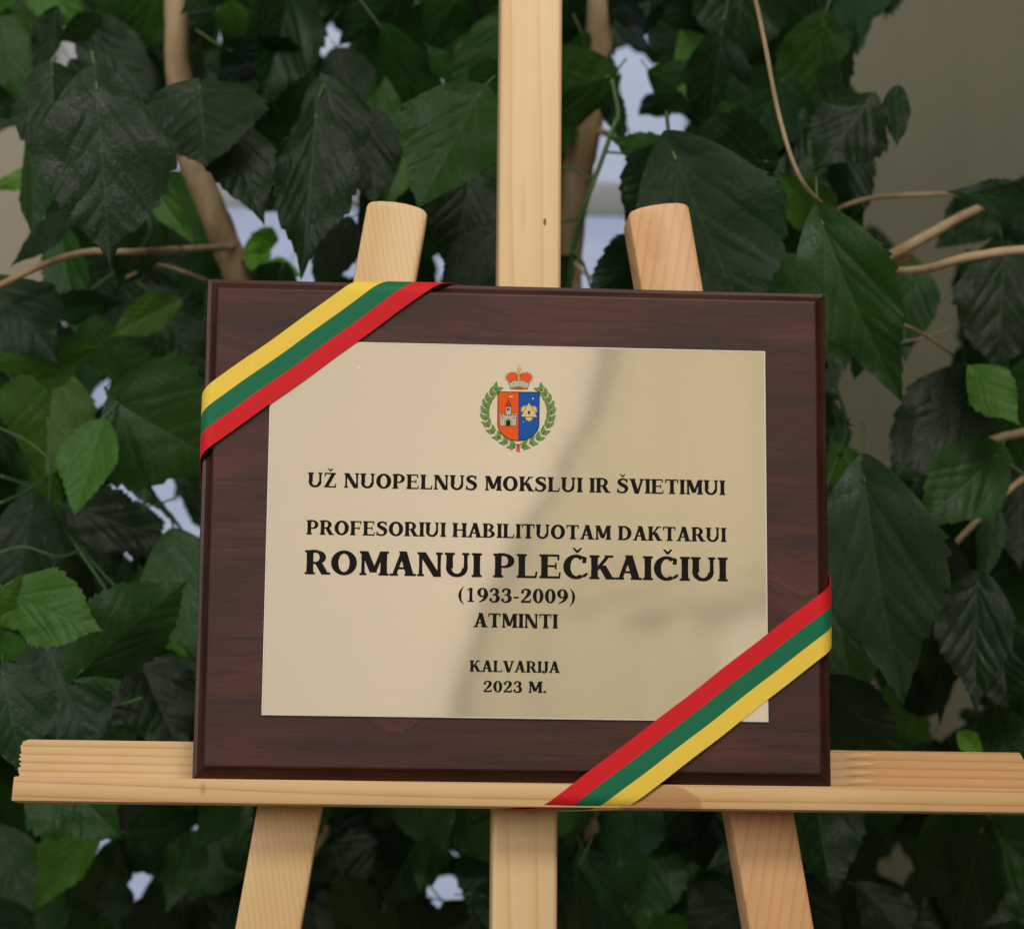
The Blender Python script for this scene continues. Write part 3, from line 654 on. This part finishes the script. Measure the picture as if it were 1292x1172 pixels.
# ------------------------------------------------------------------ plants
q = N('leaf'); c = q.obj()
at = q.n('ShaderNodeVertexColor'); at.layer_name = 'vein'
oi = q.n('ShaderNodeObjectInfo')
sepv = q.n('ShaderNodeSeparateColor'); q.l(at.outputs[0], sepv.inputs[0])
nz = q.noise(q.mapping(c, sc=(4, 4, 4)), 1.0, 4, 0.6); nf = q.noise(c, 26, 3, 0.6)
base_c = q.mix(nz, (0.72, 0.72, 0.72), (1.25, 1.18, 1.1))
col = q.mix(1.0, oi.outputs['Color'], base_c, 'MULTIPLY')
vc = q.mix(0.5, col, (0.10, 0.20, 0.06))
col = q.mix(q.math('MULTIPLY', sepv.outputs[0], 0.34), col, vc)
col = q.mix(q.math('MULTIPLY', q.math('GREATER_THAN', nf, 0.69), 0.25), col, (0.20, 0.18, 0.06))
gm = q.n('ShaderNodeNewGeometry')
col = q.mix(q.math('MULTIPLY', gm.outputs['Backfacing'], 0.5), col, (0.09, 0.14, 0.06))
q.setin('Base Color', col); q.setin('Roughness', q.ramp(nz, [(0.35, (0.30,)*3), (0.65, (0.50,)*3)])); q.setin('Specular IOR Level', 0.22)
q.bump(q.math('ADD', q.math('MULTIPLY', sepv.outputs[0], -0.1), q.math('MULTIPLY', nf, 0.35)), 0.18, 0.01)
tr = q.n('ShaderNodeBsdfTranslucent'); q.l(q.mix(1.0, col, (1.6, 2.0, 0.7), 'MULTIPLY'), tr.inputs[0])
ms = q.n('ShaderNodeMixShader'); ms.inputs[0].default_value = 0.22
q.l(q.b.outputs[0], ms.inputs[1]); q.l(tr.outputs[0], ms.inputs[2]); q.l(ms.outputs[0], q.out.inputs[0])
m_leaf = q.m
m_pet = plain('petiole', (0.07, 0.13, 0.035), 0.5)
def leaf_mesh(seed, NU=140, NV=56):
    rn = random.Random(seed)
    vs, vein = [], []
    kt = rn.uniform(9, 13); peak = rn.uniform(0.30, 0.38); cup = rn.uniform(-0.22, 0.28); droop = rn.uniform(-0.05, 0.34); twist = rn.uniform(-0.35, 0.35)
    vk = [0.0, 0.045, 0.27, 0.45, 0.62, 0.77]; ph = [rn.uniform(0, 6) for _ in range(6)]; vj = [[(k0 + rn.uniform(-0.035, 0.035)*(k0 > 0.1), sl*rn.uniform(0.85, 1.15), rn.uniform(0.2, 0.6)*(1 if k0 > 0.01 else -1.2)) for k0, sl in zip(vk, (0.45, 1.25, 0.95, 0.85, 0.8, 0.8))] for _ in (0, 1)]; amp = rn.uniform(0.003, 0.008); asym = rn.uniform(-0.09, 0.09); hd_ = rn.uniform(0.52, 0.75); tp_ = rn.uniform(1.05, 1.5)
    sweep = rn.uniform(-0.13, 0.13); wav = rn.uniform(0.012, 0.026)
    def half(t):
        if t < peak: a = t/peak; return 0.5*(math.sin(a*math.pi/2)**hd_)
        a = (t - peak)/(1 - peak); return 0.5*(0.93*max(0.0, math.cos(a*math.pi/2))**tp_ + 0.07*(1 - a))
    for i in range(NU+1):
        t = i/NU; h = half(t)
        for j in range(NV+1):
            s = (j/NV)*2 - 1
            e = abs(s)
            tooth = ((t + 0.02*math.sin(t*21 + ph[5]))*kt + (0.35 if s > 0 else 0) + 0.03*ph[0]) % 1.0
            k = 1 + (0.085*(tooth - 0.6) * min(1, max(0, (t - 0.14)*6)) * e**5) / (0.35 + h)
            x = s*h*k*(1 + asym*s)
            basel = -0.13*(e**1.6)*max(0, 1 - t*5)                 # heart-shaped base
            y = t + basel + 0.02*e*math.sin(t*14 + ph[1])
            vv = math.exp(-(abs(x)/(0.0085*(1.3 - t)))**2)
            qd = 1.0
            for k0, slope, cv in vj[s > 0]:
                off = y - (k0 + slope*abs(x) + cv*abs(x)**2 + 0.006*math.sin(abs(x)*40 + ph[4]))
                lw = 0.0115*(1.25 - e*0.5)
                vv = max(vv, 0.7*math.exp(-(off/lw)**2)*(1 - 0.6*e)); qd = min(qd, abs(off))
            z = amp*(1 - math.exp(-(qd/0.05)**2))*(1 - math.exp(-(abs(x)/0.06)**2))
            z += 0.0035*math.sin(y*23 + ph[0] + x*9)*math.sin(x*19 + ph[5]) + 0.008*math.sin(y*9 + x*13 + ph[4])*e
            z += cup*abs(x)*1.2 - droop*t*t + wav*math.sin(t*17 + ph[2] + (s > 0)*2.1)*e*e + 0.015*math.sin(t*7 + ph[3])*s + twist*x*t
            vs.append((x + sweep*t*t, y, z)); vein.append(vv)
    fs = [(i*(NV+1)+j, i*(NV+1)+j+1, (i+1)*(NV+1)+j+1, (i+1)*(NV+1)+j) for i in range(NU) for j in range(NV)]
    mi = [0]*len(fs); n0 = len(vs)
    b = Vector((rn.uniform(-0.06, 0.06), -0.30, -0.25))
    pth = spline([Vector((0, 0.012, -0.001)), Vector((0, -0.03, -0.01)), Vector((b.x*0.4, -0.14, -0.07)), b], 4)
    tv, tf = tube(pth, [0.012]*len(pth), 6); vs += [tuple(p) for p in tv]; vein += [0]*len(tv)
    fs += [tuple(n0 + k for k in x) for x in tf]; mi += [1]*len(tf)
    me = mesh('leaf', vs, fs, [m_leaf, m_pet], True, mi)
    ca = me.color_attributes.new('vein', 'FLOAT_COLOR', 'POINT')
    for k, x in enumerate(vein): ca.data[k].color = (x, x, x, 1)
    return me
LM = [leaf_mesh(s) for s in range(14)]; LOW = [leaf_mesh(s, 22, 8) for s in range(6)]; stuffed = {}
trunkL = far(245, 1400, 1.62); trunkR = far(735, 1400, 1.60)
pl_ = thing('hibiscus_plant', (trunkL.x - 0.06, trunkL.y + 0.05, 0), 'leafy green houseplant behind the left plaque half, brown trunk slanting at upper left', 'plant', 'broad-leaved plants behind the easel', leaning=False)
pr_ = thing('hibiscus_plant', (trunkR.x + 0.05, trunkR.y + 0.05, 0), 'leafy green houseplant right of the mast, tan branches against the taupe wall', 'plant', 'broad-leaved plants behind the easel', leaning=False)
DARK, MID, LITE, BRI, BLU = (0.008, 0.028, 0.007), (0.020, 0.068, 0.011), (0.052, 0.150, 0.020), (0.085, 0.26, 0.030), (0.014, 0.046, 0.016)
count = [0]
def put_leaf(bp, tp, wd, roll, colr, var, mass=False):
    Y = tp - bp; L = Y.length; Y.normalize()
    tocam = (CAMPOS - bp).normalized()
    Nn = (tocam - Y*tocam.dot(Y)).normalized(); Nn = Matrix.Rotation(roll, 3, Y) @ Nn
    X = Y.cross(Nn).normalized()
    root = pl_ if bp.x < 0.5*(trunkL.x + trunkR.x) + 0.06 else pr_
    m = Matrix((( X.x, Y.x, Nn.x), (X.y, Y.y, Nn.y), (X.z, Y.z, Nn.z))).to_4x4()
    wl = wd / max(0.5, abs(math.cos(roll)))
    m = m @ Matrix.Diagonal((wl, L, (wl + L)/2, 1)); m.translation = bp - Vector(root['base'])
    if mass: stuffed.setdefault(root.name, (root, []))[1].append((LOW[var % 6], m)); return
    o = bpy.data.objects.new('leaf', LM[var % len(LM)]); C.objects.link(o); o.parent = root
    o.matrix_local = m; o.color = (*colr, 1); count[0] += 1
    return o
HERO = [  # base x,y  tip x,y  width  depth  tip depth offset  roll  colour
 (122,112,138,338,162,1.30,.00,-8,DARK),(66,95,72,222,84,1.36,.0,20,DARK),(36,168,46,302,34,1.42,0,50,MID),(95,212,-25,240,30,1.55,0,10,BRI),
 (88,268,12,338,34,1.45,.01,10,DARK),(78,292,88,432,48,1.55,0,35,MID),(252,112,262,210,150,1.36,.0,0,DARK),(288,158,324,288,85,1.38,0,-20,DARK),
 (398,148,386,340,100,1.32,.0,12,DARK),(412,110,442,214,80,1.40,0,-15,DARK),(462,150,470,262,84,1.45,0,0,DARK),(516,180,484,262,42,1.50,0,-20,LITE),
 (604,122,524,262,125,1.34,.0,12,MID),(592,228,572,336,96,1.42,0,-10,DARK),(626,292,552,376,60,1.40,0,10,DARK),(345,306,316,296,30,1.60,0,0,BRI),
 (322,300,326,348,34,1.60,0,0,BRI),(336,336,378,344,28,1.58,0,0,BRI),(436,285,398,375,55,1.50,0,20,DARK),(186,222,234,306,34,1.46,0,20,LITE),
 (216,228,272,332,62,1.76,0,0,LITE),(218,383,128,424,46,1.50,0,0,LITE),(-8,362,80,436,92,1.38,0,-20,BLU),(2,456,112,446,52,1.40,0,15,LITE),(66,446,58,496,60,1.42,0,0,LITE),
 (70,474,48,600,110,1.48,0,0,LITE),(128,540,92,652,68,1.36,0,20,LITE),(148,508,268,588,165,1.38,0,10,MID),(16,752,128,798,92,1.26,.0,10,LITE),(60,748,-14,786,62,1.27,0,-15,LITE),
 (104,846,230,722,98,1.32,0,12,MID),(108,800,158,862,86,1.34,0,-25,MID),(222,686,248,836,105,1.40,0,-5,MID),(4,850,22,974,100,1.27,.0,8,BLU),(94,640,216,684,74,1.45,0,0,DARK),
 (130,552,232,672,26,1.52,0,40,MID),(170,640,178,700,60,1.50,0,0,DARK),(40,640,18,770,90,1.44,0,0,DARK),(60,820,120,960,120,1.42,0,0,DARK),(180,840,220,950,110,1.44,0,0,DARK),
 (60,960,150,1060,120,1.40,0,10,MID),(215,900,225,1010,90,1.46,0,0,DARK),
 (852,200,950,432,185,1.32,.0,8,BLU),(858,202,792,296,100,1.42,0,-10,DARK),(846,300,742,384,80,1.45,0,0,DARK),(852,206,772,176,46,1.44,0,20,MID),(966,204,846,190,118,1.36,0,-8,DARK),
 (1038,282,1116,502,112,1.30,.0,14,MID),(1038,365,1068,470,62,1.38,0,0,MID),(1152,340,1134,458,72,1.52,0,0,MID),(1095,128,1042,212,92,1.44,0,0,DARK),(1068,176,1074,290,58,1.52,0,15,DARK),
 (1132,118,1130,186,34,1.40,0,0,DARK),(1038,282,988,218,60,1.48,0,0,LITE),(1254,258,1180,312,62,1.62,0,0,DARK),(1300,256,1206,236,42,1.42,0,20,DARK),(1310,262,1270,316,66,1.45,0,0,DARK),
 (1266,322,1262,476,104,1.42,0,0,DARK),(1296,336,1286,470,90,1.44,0,0,BLU),(1230,468,1288,528,58,1.36,0,0,LITE),(1232,478,1120,616,118,1.46,0,0,DARK),(1091,606,1124,882,152,1.28,.0,6,(0.034,0.080,0.034)),  # last leaf: lighter, greyer colour stands in for its gloss
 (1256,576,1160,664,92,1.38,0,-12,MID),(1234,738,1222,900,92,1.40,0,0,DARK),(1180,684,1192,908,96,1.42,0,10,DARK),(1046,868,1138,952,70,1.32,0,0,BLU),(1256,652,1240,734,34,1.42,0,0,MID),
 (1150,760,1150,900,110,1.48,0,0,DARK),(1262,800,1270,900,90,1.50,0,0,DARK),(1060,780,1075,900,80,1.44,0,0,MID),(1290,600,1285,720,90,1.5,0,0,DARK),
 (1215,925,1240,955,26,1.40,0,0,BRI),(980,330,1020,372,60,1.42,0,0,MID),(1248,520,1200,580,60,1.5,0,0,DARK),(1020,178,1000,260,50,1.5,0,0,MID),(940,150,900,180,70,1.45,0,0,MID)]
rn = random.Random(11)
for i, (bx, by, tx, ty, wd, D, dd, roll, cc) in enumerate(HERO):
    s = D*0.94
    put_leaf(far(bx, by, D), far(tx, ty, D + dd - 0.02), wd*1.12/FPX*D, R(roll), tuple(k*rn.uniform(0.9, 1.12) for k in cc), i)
# fill: leaves deeper in, kept clear of the gaps through which the window and the walls show
GAPS = [(2,195,22),(4,265,24),(4,310,24),(26,325,24),(54,345,13),(60,372,9),(6,430,9),(215,212,12),(300,268,13),(306,292,14),(322,318,16),(340,300,12),(365,328,13),(385,348,9),(425,262,17),(432,296,12),(440,240,8),(430,345,8),
        (505,183,6),(565,243,8),(570,342,12),(740,345,10),(765,300,22),(780,250,22),(765,340,16),(775,200,15),(800,172,15),(840,165,13),(750,200,10),(128,505,7),(150,565,9),(160,612,12),(178,580,9),(202,600,16),(214,640,15),(226,664,11),(155,700,7),(50,682,6),(60,842,5),
        (1110,200,28),(1150,190,40),(1200,190,45),(1260,185,40),(1120,260,32),(1160,275,30),(1150,320,14),(1190,392,17),(1188,440,22),(1165,480,24),(1140,500,20),(1075,500,20),(1095,540,26),(1110,575,17),(1120,520,22),(1130,488,18),(1205,900,9),(1195,916,8),(1100,885,5),(1250,60,110),(1150,80,60),(90,70,14),(420,60,12),(800,90,20),(560,1120,12),(180,1110,10),(1130,1090,12),(256,225,14),(272,268,15),(288,315,14),(738,180,14),(730,240,12),(722,300,9),(1150,312,12),(1200,282,14),(1238,264,10),(1200,326,8),(1250,318,8)]
CELL = 8; need = {}
for gx in range(-80, 1372, CELL):
    for gy in range(-30, 1210, CELL):
        x, y = gx + CELL/2, gy + CELL/2
        if any(math.hypot(x - a, y - b) < r for a, b, r in GAPS): continue
        if 290 < x < 1010 and 385 < y < 950: continue
        need[(gx // CELL, gy // CELL)] = 0
keys = list(need)
def cells(x0_, y0_, x1_, y1_, wd):
    L = math.hypot(x1_ - x0_, y1_ - y0_); ux, uy = (x1_ - x0_)/L, (y1_ - y0_)/L; out = set()
    for i in range(1, 12):
        t = i/12.5; h = wd*0.5*(math.sin(math.pi*min(1, t*1.25 if t < 0.4 else 0.5 + (t - 0.4)*0.83))**0.8)
        k = max(1, int(h*2/CELL) + 1)
        for j in range(k + 1):
            o_ = (j/k*2 - 1)*h*0.9; x, y = x0_ + ux*L*t - uy*o_, y0_ + uy*L*t + ux*o_
            out.add((int(x//CELL), int(y//CELL)))
    return out
gapc = set()
for a, b, r in GAPS:
    for gx in range(int(a - r), int(a + r), 4):
        for gy in range(int(b - r), int(b + r), 4):
            if math.hypot(gx - a, gy - b) < r: gapc.add((gx//CELL, gy//CELL))
for h in HERO:
    for k in cells(*h[:5]):
        if k in need: need[k] += 1
n = 0
for t in range(42000):
    want = 1 if t < 20000 else 2
    kx_, ky_ = rn.choice(keys)
    if need[(kx_, ky_)] >= want: continue
    big = max(0.38, 1 - t/20000*0.62) if want == 1 else rn.uniform(0.45, 0.9)
    L = rn.uniform(85, 170)*big; ang = rn.gauss(88, 42); wd = L*rn.uniform(0.5, 0.86)
    ca, sa = math.cos(R(ang)), math.sin(R(ang)); x0_, y0_ = kx_*CELL + 4 - ca*L*0.45, ky_*CELL + 4 - sa*L*0.45
    x1_, y1_ = x0_ + ca*L, y0_ + sa*L
    if cells(x0_, y0_, x1_, y1_, wd*1.12) & gapc: continue
    cs = cells(x0_, y0_, x1_, y1_, wd*0.86)
    gain = sum(1 for k in cs if need.get(k, 9) < want)
    if gain < 0.33*len(cs): continue
    for k in cs:
        if k in need: need[k] += 1
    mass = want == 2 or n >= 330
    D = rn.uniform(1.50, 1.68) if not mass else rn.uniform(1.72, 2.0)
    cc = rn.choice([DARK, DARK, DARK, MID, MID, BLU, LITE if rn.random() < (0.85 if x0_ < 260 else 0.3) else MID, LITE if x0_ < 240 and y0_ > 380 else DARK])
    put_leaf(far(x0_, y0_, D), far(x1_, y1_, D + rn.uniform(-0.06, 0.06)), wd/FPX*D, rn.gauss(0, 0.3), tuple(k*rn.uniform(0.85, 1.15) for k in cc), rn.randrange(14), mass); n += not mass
for t in range(40):                               # the plant goes on behind the plaque
    x0_, y0_ = rn.uniform(330, 960), rn.uniform(400, 900); D = rn.uniform(1.45, 1.7)
    put_leaf(far(x0_, y0_, D), far(x0_ + rn.uniform(-60, 60), y0_ + rn.uniform(60, 120), D), 75/FPX*D, rn.gauss(0, 0.3), rn.choice([DARK, MID]), rn.randrange(14))
print('leaves', count[0])
# leaves past the first few hundred, deep in the plants, joined into one part of each plant
for root, lst in stuffed.values():
    vs, fs, vn, mi = [], [], [], []
    for me, m in lst:
        k = len(vs); vs += [m @ v.co for v in me.vertices]; fs += [tuple(k + i for i in p.vertices) for p in me.polygons]
        mi += [p.material_index for p in me.polygons]; vn += [c_.color[0] for c_ in me.color_attributes['vein'].data]
    me = mesh('inner_foliage', vs, fs, [m_leaf, m_pet], True, mi); ca = me.color_attributes.new('vein', 'FLOAT_COLOR', 'POINT')
    for k, x in enumerate(vn): ca.data[k].color = (x, x, x, 1)
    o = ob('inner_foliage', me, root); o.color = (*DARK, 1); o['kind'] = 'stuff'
# woody parts
q = N('bark'); c = q.obj()
bn = q.noise(q.mapping(c, sc=(40, 40, 12)), 1.0, 5, 0.65)
q.setin('Base Color', q.ramp(bn, [(0.3, (0.20, 0.13, 0.07)), (0.55, (0.40, 0.285, 0.16)), (0.75, (0.50, 0.385, 0.24))])); q.setin('Roughness', 0.8); q.bump(bn, 0.5, 0.002); m_bark = q.m
m_stem = plain('green_stem', (0.045, 0.12, 0.03), 0.5)
def branch(root, name, pts, mat, r0, r1, label=None, n=8, bumps=0.06):
    P = spline([far(*p) for p in pts] if len(pts[0]) == 3 and not isinstance(pts[0], Vector) else pts, n)
    rad = [(r0 + (r1 - r0)*i/(len(P)-1)) for i in range(len(P))]
    v, f = tube(P, rad, 10, True, bumps, rn)
    b = Vector(root['base']); me = mesh(name, [p - b for p in v], f, mat, True); o = ob(name, me, root)
    if label: o['label'] = label
    return o
px = 1/FPX
gl = Vector((pl_.location.x, pl_.location.y, 0)); gr_ = Vector((pr_.location.x, pr_.location.y, 0))
P = [gl, gl + Vector((0.02, 0, 0.5)), far(420, 900, 1.66), far(352, 480, 1.62), far(300, 345, 1.60), far(262, 250, 1.58), far(238, 190, 1.57), far(225, 90, 1.56), far(222, -30, 1.55)]
branch(pl_, 'trunk', P, m_bark, 0.012, 0.0072)
P = [gr_, gr_ + Vector((-0.01, 0, 0.5)), far(745, 900, 1.68), far(722, 480, 1.66), far(714, 350, 1.65), far(725, 240, 1.64), far(742, 155, 1.63), far(755, 60, 1.62), far(760, -30, 1.6)]
branch(pr_, 'trunk', P, m_bark, 0.013, 0.0085)
BR = [(pl_, [(-10,700,1.4),(30,690,1.4),(75,702,1.4),(110,690,1.41)], 1.7, 1.5, m_stem),(pl_, [(150,640,1.44),(190,638,1.44),(222,628,1.43)], 1.4, 1.2, m_stem),(pl_, [(180,880,1.42),(100,905,1.43),(40,915,1.44)], 1.8, 1.5, m_stem),
 (pl_, [(60,525,1.38),(64,580,1.38),(62,640,1.39)], 1.6, 1.5, m_stem),(pl_, [(0,540,1.40),(40,560,1.39),(80,600,1.39),(98,650,1.4)], 1.8, 1.6, m_stem),(pl_, [(210,170,1.5),(198,215,1.5),(180,250,1.5)], 3.2, 2.6, m_stem),(pl_, [(298,312,1.595),(240,314,1.48),(170,318,1.40),(110,318,1.38),(60,332,1.37),(0,360,1.36),(-40,380,1.35)], 4.2, 3.6, m_bark),
 (pl_, [(130,160,1.5),(160,230,1.5),(190,290,1.5),(160,330,1.52),(110,370,1.54)], 2.6, 2.2, m_stem),
 (pl_, [(262,355,1.6),(200,335,1.55),(160,350,1.5)], 3, 2, m_bark),
 (pl_, [(60,640,1.46),(90,680,1.45),(130,738,1.44),(160,790,1.43)], 2.6, 2.2, m_stem),(pl_, [(75,650,1.46),(110,700,1.45),(150,745,1.44)], 2.0, 1.8, m_stem),
 (pl_, [(30,800,1.46),(80,850,1.46),(140,885,1.46),(210,940,1.46)], 2.6, 2.4, m_stem),(pl_, [(0,635,1.40),(30,622,1.42),(62,600,1.44)], 2.2, 2, m_stem),(pl_, [(0,600,1.43),(40,615,1.44),(60,640,1.45)], 2.2, 2, m_stem),
 (pl_, [(90,545,1.37),(120,535,1.37),(150,508,1.38)], 1.8, 1.6, m_stem),(pl_, [(181,560,1.5),(182,620,1.5),(183,690,1.5)], 2.2, 2, m_stem),(pl_, [(5,465,1.42),(35,500,1.42),(62,525,1.42)], 1.8, 1.6, m_stem),
 (pl_, [(420,310,1.55),(445,295,1.54),(470,280,1.53)], 2.2, 2, m_bark),(pl_, [(400,235,1.55),(430,250,1.55),(470,265,1.55)], 1.5, 1.3, m_stem),
 (pr_, [(778,150,1.44),(760,200,1.44),(738,260,1.44),(724,310,1.45),(718,365,1.46)], 3.2, 3.2, m_stem),(pr_, [(772,100,1.44),(780,140,1.44),(778,155,1.44)], 3, 3, m_stem),
 (pr_, [(755,165,1.63),(775,172,1.6),(800,178,1.56)], 5, 3, m_bark),(pr_, [(765,192,1.44),(800,196,1.44),(845,208,1.43)], 1.7, 1.5, m_stem),(pr_, [(708,210,1.46),(726,214,1.45),(745,226,1.44)], 1.5, 1.4, m_stem),
 (pr_, [(720,315,1.45),(735,330,1.44),(745,362,1.43)], 1.7, 1.5, m_stem),(pr_, [(708,280,1.47),(722,278,1.46),(732,276,1.45)], 1.5, 1.5, m_stem),(pr_, [(722,330,1.6),(745,350,1.58),(770,368,1.56)], 3, 2.5, m_bark),
 (pr_, [(940,-60,1.34),(962,40,1.30),(984,150,1.30),(1010,225,1.29),(1045,265,1.32),(1080,295,1.38),(1115,322,1.46)], 2.8, 2.6, m_bark),
 (pr_, [(1015,292,1.50),(1055,265,1.50),(1100,250,1.50),(1160,246,1.50),(1210,246,1.51),(1310,262,1.52)], 3.0, 3.2, m_bark),
 (pr_, [(1090,340,1.46),(1125,322,1.46),(1175,295,1.46),(1225,268,1.47),(1262,262,1.50),(1340,300,1.54)], 8, 5, m_bark),
 (pr_, [(1090,338,1.42),(1130,342,1.39),(1170,339,1.37),(1220,325,1.36),(1300,315,1.36),(1380,320,1.36)], 5, 6, m_bark),
 (pr_, [(1150,322,1.47),(1120,340,1.48),(1060,420,1.56),(960,560,1.66),(860,760,1.72),(760,1000,1.70)], 8, 10, m_bark),
 (pr_, [(1040,430,1.34),(1052,480,1.34),(1068,534,1.34),(1058,575,1.34),(1040,620,1.34)], 2.4, 2.4, m_stem),(pr_, [(1062,574,1.34),(1074,588,1.32),(1091,608,1.285)], 1.9, 1.8, m_stem),
 (pr_, [(1108,402,1.40),(1140,410,1.42),(1170,425,1.44),(1202,448,1.46)], 2.3, 2.0, m_bark),(pr_, [(1108,405,1.38),(1118,425,1.36),(1130,442,1.36)], 1.6, 1.4, m_bark),
 (pr_, [(1120,432,1.5),(1160,428,1.5),(1200,415,1.5)], 1.8, 1.6, m_bark),(pr_, [(1190,702,1.44),(1225,665,1.44),(1265,625,1.45),(1310,590,1.46)], 4, 4.5, m_bark),
 (pr_, [(1230,565,1.45),(1262,552,1.45),(1310,542,1.45)], 5, 6, m_bark),(pr_, [(1258,655,1.42),(1245,700,1.41),(1233,742,1.40)], 1.6, 1.4, m_stem),(pr_, [(963,204,1.37),(980,225,1.38),(992,250,1.4)], 1.8, 1.5, m_stem),
 (pr_, [(1265,580,1.4),(1280,590,1.4),(1300,605,1.4)], 2, 2, m_stem)]
for root, pts, a, b, mat in BR:
    D = pts[0][2]; branch(root, 'branch' if mat is m_bark else 'stem', pts, mat, a*px*D, b*px*D, n=6)
# small thorny node on the green stem
v, f = [], []
for (a, b) in (((1068,534),(1079,538)), ((1068,534),(1064,546)), ((1068,534),(1074,526)), ((1062,573),(1052,570)), ((1061,576),(1066,566))):
    tv, tf = tube([far(*a, 1.34), far(*b, 1.335)], [0.0009, 0.0002], 6); k = len(v); v += tv; f += [tuple(k + i for i in x) for x in tf]
me = mesh('stem_node', [p - Vector(pr_['base']) for p in v], f, m_stem, True); ob('stem_node', me, pr_)
# pots on the floor, below the picture
def pot(root, r):
    pr = [(r*0.70, 0.0), (r*0.98, 0.26), (r*1.05, 0.27), (r*1.05, 0.31), (r*0.95, 0.31), (r*0.93, 0.27), (0.001, 0.27)]
    v, f = [], []; m = 32
    for (rr, z) in pr: v += [(rr*math.cos(2*math.pi*k/m), rr*math.sin(2*math.pi*k/m), z) for k in range(m)]
    for i in range(len(pr)-1): f += [(i*m+k, i*m+(k+1) % m, (i+1)*m+(k+1) % m, (i+1)*m+k) for k in range(m)]
    f.append(tuple(range(m))[::-1])
    me = mesh('pot', v, f, plain('terracotta', (0.30, 0.12, 0.06), 0.8), True); ob('pot', me, root)
pot(pl_, 0.17); pot(pr_, 0.17)
for o in list(bpy.data.objects):
    if 'base' in o: del o['base']
